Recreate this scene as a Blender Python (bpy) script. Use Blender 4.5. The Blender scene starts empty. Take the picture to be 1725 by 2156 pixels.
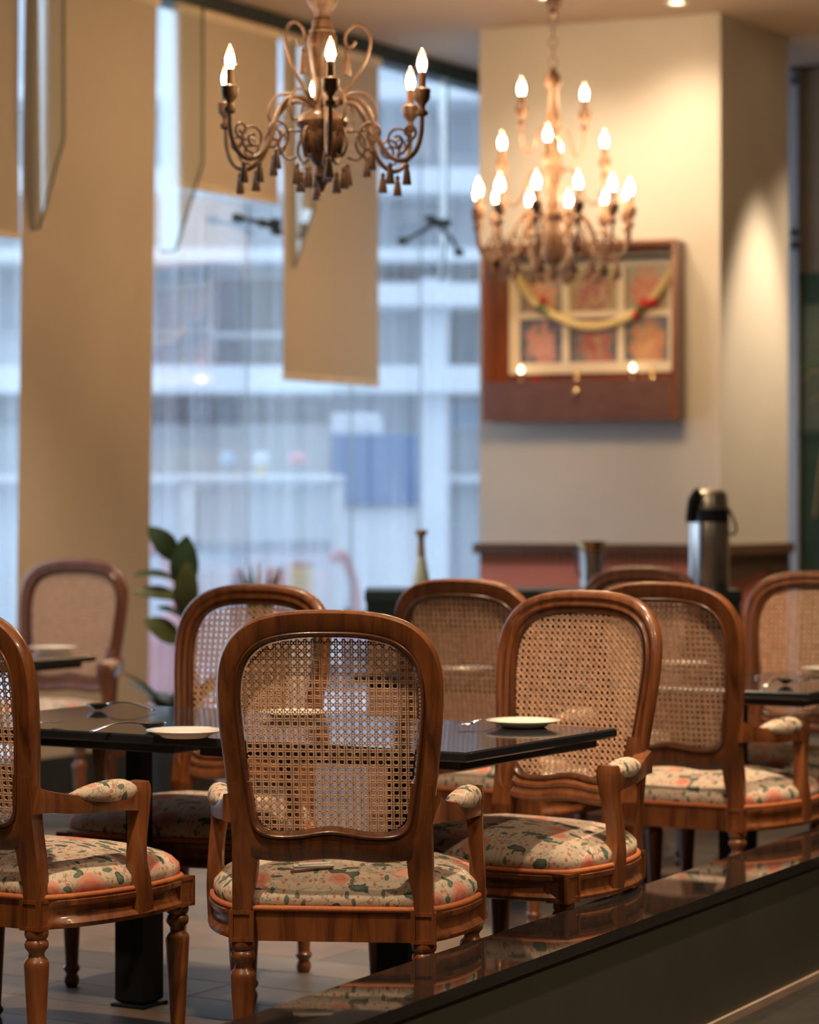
import bpy, math, random
from mathutils import Vector, Matrix
random.seed(7)
PI = math.pi
sc = bpy.context.scene
COL = sc.collection
# ------------------------------------------------------------------ camera, sky, exposure
F, CX, HY, CZ = 5500.0, 862.5, 1065.0, 1.22      # focal length in px, horizon row, eye height
cam_d = bpy.data.cameras.new('camera'); cam = bpy.data.objects.new('camera', cam_d); COL.objects.link(cam)
cam.location = (0, 0, CZ); cam.rotation_euler = (PI/2 - math.atan((1078-HY)/F), 0, 0)
cam_d.sensor_fit = 'HORIZONTAL'; cam_d.sensor_width = 24.0; cam_d.lens = 24.0*F/1725
cam_d.clip_end = 200; cam_d.clip_start = .05
cam_d.dof.use_dof = True; cam_d.dof.focus_distance = 5.5; cam_d.dof.aperture_fstop = 2.5
sc.camera = cam
sc.view_settings.view_transform = 'Standard'; sc.view_settings.look = 'None'
sc.view_settings.gamma = 1; sc.view_settings.use_curve_mapping = False
sc.view_settings.exposure = 1.0
w = bpy.data.worlds.new('overcast_sky'); sc.world = w; w.use_nodes = True
bg = w.node_tree.nodes['Background']; bg.inputs[0].default_value = (.70, .83, 1.0, 1); bg.inputs[1].default_value = 1.45
try: sc.cycles.max_bounces = 8; sc.cycles.transparent_max_bounces = 24; sc.cycles.sample_clamp_indirect = 6
except Exception: pass
WARM = (1.0, .76, .50)
def at(px, py, Y): return Vector(((px-CX)/F*Y, Y, CZ-(py-HY)/F*Y))
def on_z(px, py, z):
    Y = F*(CZ-z)/(py-HY); return at(px, py, Y)
# room frame: NN runs along the window wall away from the camera, MM points from the window into the room
ANG = math.radians(31.0)
NN = Vector((math.sin(ANG), math.cos(ANG), 0)); MM = Vector((math.cos(ANG), -math.sin(ANG), 0))
PW = Vector((-.103, 13.46, 0)); ZC = 3.57
def room(a, b, z=0.0): return PW + NN*a + MM*b + Vector((0, 0, z))
def a_of(px, b=0.0):
    r = (px-CX)/F; p = PW + MM*b
    return (r*p.y - p.x)/(NN.x - r*NN.y)

# ------------------------------------------------------------------ node helpers
def mat(name):
    m = bpy.data.materials.new(name); m.use_nodes = True
    return m, m.node_tree, m.node_tree.nodes['Principled BSDF']
def nd(t, typ, ins=None, **kw):
    n = t.nodes.new(typ)
    for k, v in kw.items(): setattr(n, k, v)
    for k, v in (ins or {}).items():
        if hasattr(v, 'is_output'): t.links.new(v, n.inputs[k])
        else: n.inputs[k].default_value = v
    return n
def mth(t, op, a, b=None, c=None):
    ins = {0: a}
    if b is not None: ins[1] = b
    if c is not None: ins[2] = c
    return nd(t, 'ShaderNodeMath', ins, operation=op).outputs[0]
def ramp(t, fac, stops):
    r = nd(t, 'ShaderNodeValToRGB', {0: fac}); e = r.color_ramp.elements
    while len(e) < len(stops): e.new(.5)
    for i, (p, c) in enumerate(stops): e[i].position = p; e[i].color = (*c, 1) if len(c) == 3 else c
    return r.outputs[0]
def mixc(t, fac, a, b):
    n = nd(t, 'ShaderNodeMix', data_type='RGBA')
    for k, v in ((0, fac), (6, a), (7, b)):
        if hasattr(v, 'is_output'): t.links.new(v, n.inputs[k])
        else: n.inputs[k].default_value = v if k == 0 else (*v, 1)
    return n.outputs[2]
def coords(t, scale=(1, 1, 1), rot=(0, 0, 0), loc=(0, 0, 0)):
    tc = nd(t, 'ShaderNodeTexCoord'); mp = nd(t, 'ShaderNodeMapping', {0: tc.outputs['Object']})
    mp.inputs['Scale'].default_value = scale; mp.inputs['Rotation'].default_value = rot; mp.inputs['Location'].default_value = loc
    return mp.outputs[0]
def simple(name, col, rough=.5, metal=0., coat=0., var=.12, nscale=8., bump=0., spec=.5):
    m, t, b = mat(name)
    n = nd(t, 'ShaderNodeTexNoise', {'Vector': coords(t), 'Scale': nscale, 'Detail': 4.})
    c = ramp(t, n.outputs[0], [(.3, tuple(x*(1-var) for x in col)), (.7, tuple(min(1, x*(1+var)) for x in col))])
    t.links.new(c, b.inputs['Base Color'])
    b.inputs['Roughness'].default_value = rough; b.inputs['Metallic'].default_value = metal
    b.inputs['Coat Weight'].default_value = coat; b.inputs['Specular IOR Level'].default_value = spec
    if bump:
        bn = nd(t, 'ShaderNodeBump', {'Height': n.outputs[0], 'Strength': bump, 'Distance': .002}); t.links.new(bn.outputs[0], b.inputs['Normal'])
    return m
def wood(name, dark, mid, light, axis='z', rough=.34, coat=.35, scale=1.):
    m, t, b = mat(name)
    s = {'z': (26, 26, 2.2), 'x': (2.2, 26, 26), 'y': (26, 2.2, 26)}[axis]
    v = coords(t, tuple(x*scale for x in s))
    n1 = nd(t, 'ShaderNodeTexNoise', {'Vector': v, 'Scale': 1.6, 'Detail': 6., 'Roughness': .65, 'Distortion': .6})
    n2 = nd(t, 'ShaderNodeTexNoise', {'Vector': coords(t), 'Scale': 5., 'Detail': 3.})
    c = ramp(t, n1.outputs[0], [(.28, dark), (.5, mid), (.75, light)])
    c2 = mixc(t, ramp(t, n2.outputs[0], [(.42, (0, 0, 0)), (.72, (.45, .45, .45))]), c, dark)
    t.links.new(c2, b.inputs['Base Color'])
    b.inputs['Roughness'].default_value = rough; b.inputs['Coat Weight'].default_value = coat; b.inputs['Coat Roughness'].default_value = .13
    bn = nd(t, 'ShaderNodeBump', {'Height': n1.outputs[0], 'Strength': .08, 'Distance': .001}); t.links.new(bn.outputs[0], b.inputs['Normal'])
    return m
def emit(name, col, s):
    m = bpy.data.materials.new(name); m.use_nodes = True; t = m.node_tree; t.nodes.clear()
    e = nd(t, 'ShaderNodeEmission', {0: (*col, 1), 1: s}); o = nd(t, 'ShaderNodeOutputMaterial', {0: e.outputs[0]})
    return m
def floral():
    m, t, b = mat('floral_upholstery')
    v = coords(t)
    wob = nd(t, 'ShaderNodeTexNoise', {'Vector': v, 'Scale': 30., 'Detail': 3.})
    vw = nd(t, 'ShaderNodeVectorMath', {0: v, 1: nd(t, 'ShaderNodeVectorMath', {0: wob.outputs[1], 1: (.012, .012, .012)}, operation='MULTIPLY').outputs[0]}, operation='ADD').outputs[0]
    def flat(vec):      # pattern varies in the cloth plane and rolls over the sides
        return vec
    base = ramp(t, wob.outputs[0], [(.3, (.52, .40, .30)), (.7, (.60, .48, .37))])
    # thin vines
    nv = nd(t, 'ShaderNodeTexNoise', {'Vector': v, 'Scale': 34., 'Detail': 2.})
    vine = mth(t, 'LESS_THAN', mth(t, 'ABSOLUTE', mth(t, 'SUBTRACT', nv.outputs[0], .5)), .014)
    c = mixc(t, mth(t, 'MULTIPLY', vine, .6), base, (.16, .16, .13))
    # small berries
    v3 = nd(t, 'ShaderNodeTexVoronoi', {'Vector': vw, 'Scale': 75.})
    sel = mth(t, 'GREATER_THAN', nd(t, 'ShaderNodeSeparateColor', {0: v3.outputs['Color']}).outputs[0], .45)
    c = mixc(t, mth(t, 'MULTIPLY', sel, mth(t, 'LESS_THAN', v3.outputs[0], .34)), c, (.48, .17, .12))
    # green curved leaves
    wob2 = nd(t, 'ShaderNodeTexNoise', {'Vector': v, 'Scale': 16., 'Detail': 4., 'Roughness': .6})
    vl = nd(t, 'ShaderNodeVectorMath', {0: v, 1: nd(t, 'ShaderNodeVectorMath', {0: wob2.outputs[1], 1: (.05, .05, .05)}, operation='MULTIPLY').outputs[0]}, operation='ADD').outputs[0]
    v2 = nd(t, 'ShaderNodeTexVoronoi', {'Vector': nd(t, 'ShaderNodeMapping', {0: vl, 'Rotation': (.3, .2, .7), 'Scale': (1., 2.6, 1.4)}).outputs[0], 'Scale': 15.})
    s2 = nd(t, 'ShaderNodeSeparateColor', {0: v2.outputs['Color']}).outputs[1]
    lf = mth(t, 'MULTIPLY', mth(t, 'GREATER_THAN', s2, .58), mth(t, 'LESS_THAN', v2.outputs[0], .36))
    gcol = ramp(t, v2.outputs[0], [(.0, (.18, .20, .15)), (.2, (.10, .13, .10)), (.38, (.055, .085, .07))])
    c = mixc(t, lf, c, gcol)
    v2b = nd(t, 'ShaderNodeTexVoronoi', {'Vector': nd(t, 'ShaderNodeMapping', {0: vw, 'Rotation': (.1, .5, -.6), 'Scale': (2.6, 1., 1.4)}).outputs[0], 'Scale': 24.})
    s2b = nd(t, 'ShaderNodeSeparateColor', {0: v2b.outputs['Color']}).outputs[1]
    c = mixc(t, mth(t, 'MULTIPLY', mth(t, 'GREATER_THAN', s2b, .68), mth(t, 'LESS_THAN', v2b.outputs[0], .33)), c, (.13, .16, .12))
    # coral blooms with ragged petals
    v1 = nd(t, 'ShaderNodeTexVoronoi', {'Vector': nd(t, 'ShaderNodeVectorMath', {0: vw, 1: nd(t, 'ShaderNodeVectorMath', {0: nd(t, 'ShaderNodeTexNoise', {'Vector': v, 'Scale': 95., 'Detail': 2.}).outputs[1], 1: (.014, .014, .014)}, operation='MULTIPLY').outputs[0]}, operation='ADD').outputs[0], 'Scale': 10., 'Randomness': .8})
    s1 = nd(t, 'ShaderNodeSeparateColor', {0: v1.outputs['Color']}).outputs[0]
    rad = mth(t, 'ADD', mth(t, 'MULTIPLY', mth(t, 'ADD', s1, mth(t, 'MULTIPLY', wob.outputs[0], .5)), .25), .12)
    bloom = mth(t, 'MULTIPLY', mth(t, 'GREATER_THAN', s1, .25), mth(t, 'LESS_THAN', v1.outputs[0], rad))
    bc = ramp(t, mth(t, 'DIVIDE', v1.outputs[0], rad), [(.0, (.48, .13, .075)), (.25, (.62, .26, .18)), (.5, (.54, .17, .11)), (.75, (.62, .27, .19)), (1., (.58, .30, .22))])
    c = mixc(t, bloom, c, bc)
    t.links.new(c, b.inputs['Base Color'])
    b.inputs['Roughness'].default_value = .8; b.inputs['Specular IOR Level'].default_value = .2
    wv = nd(t, 'ShaderNodeTexNoise', {'Vector': v, 'Scale': 700.})
    bn = nd(t, 'ShaderNodeBump', {'Height': wv.outputs[0], 'Strength': .15, 'Distance': .001}); t.links.new(bn.outputs[0], b.inputs['Normal'])
    return m
def thin_glass(name, tint=(1, 1, 1), streak=0., refl=1., dust=0., film=0.):
    m = bpy.data.materials.new(name); m.use_nodes = True; t = m.node_tree; t.nodes.clear()
    tr = nd(t, 'ShaderNodeBsdfTransparent', {0: (*tint, 1)})
    gl = nd(t, 'ShaderNodeBsdfGlossy', {'Color': (1, 1, 1, 1), 'Roughness': .02})
    fr = nd(t, 'ShaderNodeFresnel', {'IOR': 1.45})
    cur = nd(t, 'ShaderNodeMixShader', {0: mth(t, 'MAXIMUM', mth(t, 'MULTIPLY', fr.outputs[0], refl), film), 1: tr.outputs[0], 2: gl.outputs[0]}).outputs[0]
    if streak:
        n = nd(t, 'ShaderNodeTexNoise', {'Vector': coords(t, (34, 34, .55)), 'Scale': 1., 'Detail': 5., 'Roughness': .7})
        f = mth(t, 'MULTIPLY', ramp(t, n.outputs[0], [(.45, (0, 0, 0)), (.75, (1, 1, 1))]), streak)
        tl = nd(t, 'ShaderNodeBsdfTranslucent', {0: (.8, .85, .9, 1)})
        cur = nd(t, 'ShaderNodeMixShader', {0: f, 1: cur, 2: tl.outputs[0]}).outputs[0]
    if dust: cur = nd(t, 'ShaderNodeMixShader', {0: dust, 1: cur, 2: nd(t, 'ShaderNodeBsdfTranslucent', {0: (.85, .88, .9, 1)}).outputs[0]}).outputs[0]
    nd(t, 'ShaderNodeOutputMaterial', {0: cur})
    return m
def blind_mat():
    m, t, b = mat('blind_fabric')
    n = nd(t, 'ShaderNodeTexNoise', {'Vector': coords(t, (220, 220, 9)), 'Scale': 1., 'Detail': 3.})
    c = ramp(t, n.outputs[0], [(.3, (.56, .46, .35)), (.7, (.62, .52, .40))])
    t.links.new(c, b.inputs['Base Color']); b.inputs['Roughness'].default_value = .85; b.inputs['Specular IOR Level'].default_value = .1
    tl = nd(t, 'ShaderNodeBsdfTranslucent', {0: (.60, .50, .38, 1)})
    o = t.nodes['Material Output']
    mx = nd(t, 'ShaderNodeMixShader', {0: .22, 1: b.outputs[0], 2: tl.outputs[0]}); t.links.new(mx.outputs[0], o.inputs[0])
    return m

M = {}
M['wood'] = wood('walnut_frame', (.045, .012, .003), (.165, .047, .0105), (.25, .082, .020), rough=.42, coat=.45)
M['bead'] = wood('dark_bead', (.030, .009, .004), (.085, .027, .009), (.15, .050, .017), rough=.3)
M['cane'] = simple('cane_weave', (.62, .38, .25), .6, var=.25, nscale=60)
M['fab'] = floral()
M['pipe'] = simple('rust_piping', (.42, .12, .035), .7, nscale=90)
M['table'] = simple('black_granite', (.012, .013, .017), .07, var=.5, nscale=120, spec=.8)
M['tedge'] = simple('dark_edge', (.006, .009, .016), .3, var=.4, nscale=30)
def chipped():
    m, t, b = mat('chipped_black_edge')
    n = nd(t, 'ShaderNodeTexNoise', {'Vector': coords(t, (1, 1, 1.6)), 'Scale': 19., 'Detail': 6., 'Roughness': .7})
    c = ramp(t, n.outputs[0], [(.655, (.010, .012, .017)), (.675, (.36, .29, .21))]); t.links.new(c, b.inputs['Base Color']); b.inputs['Roughness'].default_value = .25
    return m
M['chip'] = chipped()
M['post'] = simple('black_steel', (.005, .006, .008), .5, spec=.3)
M['plate'] = simple('white_china', (.80, .74, .64), .12, var=.03, coat=.5)
M['steel'] = simple('cutlery_steel', (.75, .74, .72), .12, metal=1., var=.05)
M['brushed'] = simple('brushed_steel', (.62, .60, .58), .28, metal=1., var=.06)
M['black'] = simple('black_plastic', (.012, .018, .024), .3)
M['wall'] = simple('cream_plaster', (.70, .66, .59), .8, var=.03, nscale=3)
M['ceil'] = simple('taupe_ceiling', (.52, .40, .30), .8, var=.04, nscale=2)
M['brownwall'] = simple('tan_wall', (.42, .31, .20), .8, var=.06, nscale=3)
M['red'] = simple('red_wainscot', (.56, .19, .13), .55, var=.08, nscale=5)
M['rail'] = wood('dado_wood', (.05, .022, .012), (.10, .045, .02), (.16, .07, .03), axis='x', coat=.1)
M['blind'] = blind_mat()
M['bar'] = simple('blind_bar', (.70, .58, .42), .5)
M['glass'] = thin_glass('window_glass', (.93, .97, 1.), .26, .5)
M['fin'] = thin_glass('fin_glass', (.90, .96, .95), 0, .8, dust=.04, film=.38)
M['finedge'] = simple('fin_edge', (.10, .15, .11), .2)
M['dkframe'] = simple('dark_frame', (.02, .028, .028), .5)
M['cable'] = simple('dark_cable', (.16, .20, .24), .5)
M['cord'] = simple('blind_cord', (.45, .42, .30), .6)
M['chand'] = wood('carved_wood', (.045, .021, .012), (.13, .066, .038), (.24, .135, .08), coat=.1, rough=.55, scale=1.6)
M['bulbg'] = thin_glass('bulb_glass', (1, .95, .85), 0, 1.)
M['filament'] = emit('bulb_glow', (1.0, .69, .39), 225.)
M['candle'] = simple('candle_sleeve', (.20, .10, .055), .6)
M['shrine'] = wood('red_cabinet', (.11, .026, .011), (.21, .055, .020), (.28, .08, .03), coat=.2)
M['drawer'] = wood('mauve_drawer', (.10, .045, .035), (.15, .07, .055), (.19, .09, .07), axis='x', coat=.2, rough=.3)
M['lattice'] = simple('ivory_lattice', (.78, .68, .50), .6, var=.04)
M['gold'] = simple('brass', (.80, .55, .25), .25, metal=1.)
M['garland'] = simple('yellow_garland', (.66, .52, .24), .8, var=.35, nscale=160, bump=.5)
M['redflower'] = simple('red_flower', (.50, .02, .02), .7, nscale=80)
M['green'] = simple('garland_leaf', (.06, .13, .03), .7, nscale=60)
M['leaf'] = simple('rubber_leaf', (.030, .062, .030), .35, var=.35, nscale=12)
M['leaf2'] = simple('olive_leaf', (.07, .085, .025), .4, var=.35, nscale=12)
M['stem'] = simple('plant_stem', (.10, .10, .04), .6)
M['pot'] = simple('dark_planter', (.05, .05, .052), .5)
M['ledgetop'] = simple('polished_black_ledge', (.014, .012, .011), .035, var=.3, nscale=80, spec=.9)
M['ledgeface'] = simple('olive_black_face', (.056, .052, .036), .65, var=.12, nscale=5)
M['skirt'] = simple('pale_skirting', (.34, .24, .18), .5)
M['carpet'] = simple('dark_carpet', (.014, .011, .008), .95, var=.5, nscale=14)
M['counter'] = simple('teal_black_top', (.02, .04, .048), .3)
M['mauve'] = simple('mauve_panel', (.34, .20, .17), .6)
M['panel'] = simple('green_panel', (.028, .052, .016), .5, var=.2, nscale=4)
M['panel2'] = simple('olive_panel', (.13, .135, .065), .5, var=.2, nscale=4)
M['vine'] = simple('painted_vine', (.16, .25, .05), .6)
M['vine2'] = simple('painted_vine_tan', (.36, .22, .08), .6)
M['bottle'] = simple('pale_bottle', (.46, .50, .44), .2, coat=.3)
M['neck'] = simple('bronze_foil', (.30, .19, .11), .4)
M['door'] = simple('grey_door', (.50, .52, .55), .5, var=.03)
M['hinge'] = simple('dark_hinge', (.012, .02, .022), .4)
M['lamp'] = emit('downlight_lens', (1.0, .78, .5), 6.)
M['lamptrim'] = simple('lamp_trim', (.75, .70, .64), .4)
M['napkin'] = simple('paper_napkin', (.82, .78, .72), .8, var=.03)
# ------------------------------------------------------------------ mesh helpers
class MB:
    def __init__(s): s.v = []; s.f = []
    def add(s, vs, fs):
        o = len(s.v); s.v += [tuple(p) for p in vs]; s.f += [tuple(i+o for i in q) for q in fs]; return s
    def box(s, c, d, R=None, bev=0.):
        x, y, z = (k/2 for k in d); c = Vector(c)
        if bev <= 0:
            pts = [Vector((sx*x, sy*y, sz*z)) for sx in (-1, 1) for sy in (-1, 1) for sz in (-1, 1)]
            fs = [(0, 1, 3, 2), (4, 6, 7, 5), (0, 4, 5, 1), (2, 3, 7, 6), (0, 2, 6, 4), (1, 5, 7, 3)]
        else:
            pts = []; 
            for sz, k in ((-1, 1), (-1, 0), (1, 0), (1, 1)):
                zz = sz*(z - (0 if k else bev)); g = bev if k else 0
                pts += [Vector((sx*(x-g), sy*(y-g), zz)) for sx, sy in ((-1, -1), (1, -1), (1, 1), (-1, 1))]
            fs = [(3, 2, 1, 0), (12, 13, 14, 15)]
            for r in range(3):
                for i in range(4): fs.append((r*4+i, r*4+(i+1) % 4, r*4+4+(i+1) % 4, r*4+4+i))
        if R is not None: pts = [R @ p for p in pts]
        return s.add([p+c for p in pts], fs)
    def prism(s, pts2, fn, t0, t1):
        n = len(pts2)
        vs = [fn(p[0], p[1], t0) for p in pts2] + [fn(p[0], p[1], t1) for p in pts2]
        return s.add(vs, [tuple(range(n-1, -1, -1)), tuple(range(n, 2*n))] + [(i, (i+1) % n, n+(i+1) % n, n+i) for i in range(n)])
    def lathe(s, prof, c=(0, 0, 0), n=20, caps=True):      # prof: (z, r)
        c = Vector(c); vs = []; m = len(prof)
        for z, r in prof:
            for i in range(n):
                a = 2*PI*i/n; vs.append(c+Vector((r*math.cos(a), r*math.sin(a), z)))
        fs = [(j*n+i, j*n+(i+1) % n, (j+1)*n+(i+1) % n, (j+1)*n+i) for j in range(m-1) for i in range(n)]
        if caps: fs += [tuple(range(n-1, -1, -1)), tuple((m-1)*n+i for i in range(n))]
        return s.add(vs, fs)
    def sweep(s, path, sizes, n=8, up=(0, 0, 1), sq=0., closed=False):
        # tube along path, cross section half sizes (side, up); sq>0 makes it squarish
        path = [Vector(p) for p in path]; L = len(path); up = Vector(up); vs = []
        for k, p in enumerate(path):
            if closed: d = path[(k+1) % L]-path[k-1]
            else: d = path[min(k+1, L-1)]-path[max(k-1, 0)]
            d.normalize(); side = d.cross(up)
            if side.length < 1e-4: side = d.cross(Vector((1, 0, 0)))
            side.normalize(); u2 = side.cross(d)
            a, b = sizes[k] if isinstance(sizes, list) else sizes
            for i in range(n):
                t = 2*PI*(i+.5)/n; cx, sx = math.cos(t), math.sin(t)
                if sq: 
                    q = 1/max(abs(cx), abs(sx)); q = 1+(q-1)*sq; cx *= q; sx *= q
                vs.append(p+side*(a*cx)+u2*(b*sx))
        R = L if closed else L-1
        fs = [(j*n+i, j*n+(i+1) % n, ((j+1) % L)*n+(i+1) % n, ((j+1) % L)*n+i) for j in range(R) for i in range(n)]
        if not closed: fs += [tuple(range(n-1, -1, -1)), tuple((L-1)*n+i for i in range(n))]
        return s.add(vs, fs)
    def mesh(s, name, material, smooth=False):
        me = bpy.data.meshes.new(name); me.from_pydata(s.v, [], s.f); me.update()
        import bmesh
        bm = bmesh.new(); bm.from_mesh(me); bmesh.ops.recalc_face_normals(bm, faces=bm.faces); bm.to_mesh(me); bm.free()
        me.materials.append(material if not isinstance(material, str) else M[material])
        if smooth:
            me.polygons.foreach_set('use_smooth', [True]*len(me.polygons))
            if smooth != 'all':
                try: me.set_sharp_from_angle(angle=math.radians(smooth if smooth is not True else 40))
                except Exception: pass
        return me
    def build(s, name, material, parent=None, smooth=False, **kw):
        return put(name, s.mesh(name, material, smooth), parent, **kw)
def put(name, me, parent=None, loc=(0, 0, 0), rot=(0, 0, 0), kind=None, label=None, scale=None):
    o = bpy.data.objects.new(name, me); COL.objects.link(o); o.location = loc; o.rotation_euler = rot
    if scale: o.scale = scale
    if parent: o.parent = parent
    if kind: o['kind'] = kind
    if label: o['label'] = label
    return o
def tag(o, label, cat, group=None):
    o['label'] = label; o['category'] = cat
    if group: o['group'] = group
    return o
def thing(name, label, cat, loc=(0, 0, 0), rz=0, group=None):
    o = bpy.data.objects.new(name, None); COL.objects.link(o); o.location = loc; o.rotation_euler = (0, 0, rz); o.empty_display_size = .1
    return tag(o, label, cat, group)
def struct(o): o['kind'] = 'structure'; return o
def catmull(P, k=5, closed=False):
    P = [Vector(p) for p in P]; L = len(P); out = []
    for i in range(L if closed else L-1):
        g = (lambda j: P[j % L]) if closed else (lambda j: P[max(0, min(L-1, j))])
        a, b, c, d = g(i-1), g(i), g(i+1), g(i+2)
        for q in range(k):
            t = q/k
            out.append(.5*((2*b)+(c-a)*t+(2*a-5*b+4*c-d)*t*t+(3*b-a-3*c+d)*t**3))
    if not closed: out.append(P[-1])
    return out
def lampspot(name, loc, target, power, angle, blend=.5, size=.04, col=WARM):
    l = bpy.data.lights.new(name, 'SPOT'); l.energy = power; l.spot_size = math.radians(angle); l.spot_blend = blend
    l.shadow_soft_size = size; l.color = col
    o = bpy.data.objects.new(name, l); COL.objects.link(o); o.location = loc
    o.rotation_euler = (Vector(target)-Vector(loc)).to_track_quat('-Z', 'Y').to_euler()
    return o

# ================================================================== THE ROOM
A0, A1, B1 = -15.0, 1.62, 10.5
def quadbox(name, corners, z0, z1, m, **kw):
    mb = MB(); n = len(corners)
    mb.prism([(p.x, p.y) for p in corners], lambda x, y, t: Vector((x, y, t)), z0, z1)
    return mb.build(name, m, **kw)
floorm, ft, fb = mat('plank_floor')
fbk = nd(ft, 'ShaderNodeTexBrick', {'Vector': coords(ft, (1, 1, 1), (0, 0, ANG)), 'Color1': (.115, .100, .086, 1), 'Color2': (.155, .110, .080, 1), 'Mortar': (.06, .055, .05, 1), 'Scale': 1., 'Mortar Size': .003, 'Brick Width': 1.2, 'Row Height': .2})
ft.links.new(fbk.outputs[0], fb.inputs['Base Color']); fb.inputs['Roughness'].default_value = .45
floor = struct(quadbox('floor', [room(A0, -.1), room(A0, B1+.1), room(A1+.1, B1+.1), room(A1+.1, -.1)], -.12, -.004, floorm))
struct(quadbox('ceiling', [room(A0, -.1), room(A0, B1+.1), room(A1+.1, B1+.1), room(A1+.1, -.1)], ZC, ZC+.12, 'ceil'))
struct(quadbox('wall_right', [room(A0, B1), room(A0, B1+.1), room(A1, B1+.1), room(A1, B1)], 0, ZC, 'brownwall'))
struct(quadbox('wall_back', [room(A0-.1, 0), room(A0-.1, B1), room(A0, B1), room(A0, 0)], 0, ZC, 'brownwall'))
struct(quadbox('wall_far', [room(A1, 0), room(A1, B1), room(A1+.1, B1), room(A1+.1, 0)], 0, ZC, 'brownwall'))
struct(quadbox('wall_daylight_block', [room(A0, -.1), room(A0, .0), room(-6.0, .0), room(-6.0, -.1)], 0, ZC, 'brownwall'))  # unseen solid wall added in place of glass to cut the cool daylight
# floor planks, laid along MM, those in the photograph's view
pm = [simple('plank_%s' % k, c, .45, var=.10, nscale=7) for k, c in (('grey', (.115, .100, .086)), ('pale', (.140, .115, .092)), ('warm', (.160, .110, .078)))]
PLW, PLL = .20, 1.20
pmesh = []
for m_ in pm:
    mb = MB(); mb.box((0, 0, -.002), (PLL-.004, PLW-.004, .004), bev=.001); pmesh.append(mb.mesh('plank', m_))
NPL = 0; l0_ = Vector((-.324, 4.54, 0)); lp_ = Vector((.884, -.468, 0))
for i in range(-50, 5):
    for j in range(-1, 9):
        a = (i+.5)*PLW; b = (j+.5)*PLL + (i % 3)*.4
        c = room(a, b)
        if b < .6 or c.y < 4.6 or c.y > 12.0: continue
        px = CX+F*c.x/c.y
        if px < -700 or px > 2150 or NPL >= 298 or (c-l0_).dot(lp_) > -.3 and c.y < 7.5: continue
        if b+PLL/2 > B1: continue
        NPL += 1; put('plank', random.choice(pmesh), floor, loc=c, rot=(0, 0, -ANG))
# window wall: glass panes, header, plinth
win = bpy.data.objects.new('window_1', None); COL.objects.link(win); struct(win)
JA = [-6.0, -5.0, -3.92, a_of(45), a_of(335), a_of(590), a_of(925), A1]
for a, b in zip(JA[:-1], JA[1:]):
    mb = MB(); mb.prism([(0, 0), (b-a-.012, 0), (b-a-.012, .012), (0, .012)], lambda x, y, t: Vector((x, y, t)), .16, ZC-.08)
    mb.build('pane', 'glass', win, loc=room(a+.006, 0), rot=(0, 0, PI/2-ANG))
mb = MB()
for z0, z1, d in ((0, .16, .14), (ZC-.085, ZC, .12)):
    mb.prism([(p.x, p.y) for p in (room(-6.0, -d/2), room(-6.0, d/2), room(A1, d/2), room(A1, -d/2))], lambda x, y, t: Vector((x, y, t)), z0, z1)
mb.build('window_frame', 'dkframe', win)
# pillar with dado
PZ = [at(1010, 62, 13.0), at(1517, 28, 12.46)]
pl, pr = Vector((at(1010, 0, 12.89).x, 12.89, 0)), Vector((at(1517, 0, 12.46).x, 12.46, 0))
ps = Vector((at(1660, 0, 13.15).x, 13.15, 0)); pb = pl+(ps-pr)
struct(quadbox('wall_pillar', [pl, pr, ps, pb], 1.0, ZC, 'wall'))
def offs(c, d): return [p+(p-c)*0+((p-c).normalized()*d) for p in (pl, pr, ps, pb)]
pc = (pl+pr+ps+pb)/4
struct(quadbox('wall_wainscot', [pl, pr, ps, pb], 0, 1.0, 'red'))
dado = struct(quadbox('trim_1', offs(pc, .035), .985, 1.035, 'rail'))
tooth = MB(); tooth.box((0, 0, 0), (.018, .02, .05)); tme = tooth.mesh('carved_tooth', 'rail')
def along(p, q, nrm, step, z, fn):
    L = (q-p).length; k = int(L/step)
    for i in range(k): fn(p+(q-p)*((i+.5)/k)+nrm, math.atan2((q-p).y, (q-p).x))
fn_ = Vector((-(pr-pl).y*-1, -(pr-pl).x, 0)); fdir = (pr-pl).normalized(); fnorm = Vector((fdir.y, -fdir.x, 0)); sdir = (ps-pr).normalized(); snorm = Vector((sdir.y, -sdir.x, 0))
along(pl, pr, fnorm*.006, .036, 0, lambda p, r: put('carved_tooth', tme, dado, loc=(p.x, p.y, .962), rot=(0, 0, r)))
along(pr, ps, snorm*.006, .036, 0, lambda p, r: put('carved_tooth', tme, dado, loc=(p.x, p.y, .962), rot=(0, 0, r)))
# carved apron under the dado on the side face
mb = MB(); L = (ps-pr).length
prof = [(0, .935), (L, .935), (L, .86)] + [(L*(1-i/16), .86+.045*math.exp(-((i/16-.42)/.17)**2)) for i in range(1, 16)] + [(0, .86)]
mb.prism(prof, lambda x, z, t: pr+sdir*x+snorm*t+Vector((0, 0, z)), .0005, .012); mb.build('carved_apron', 'rail', dado)
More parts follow.
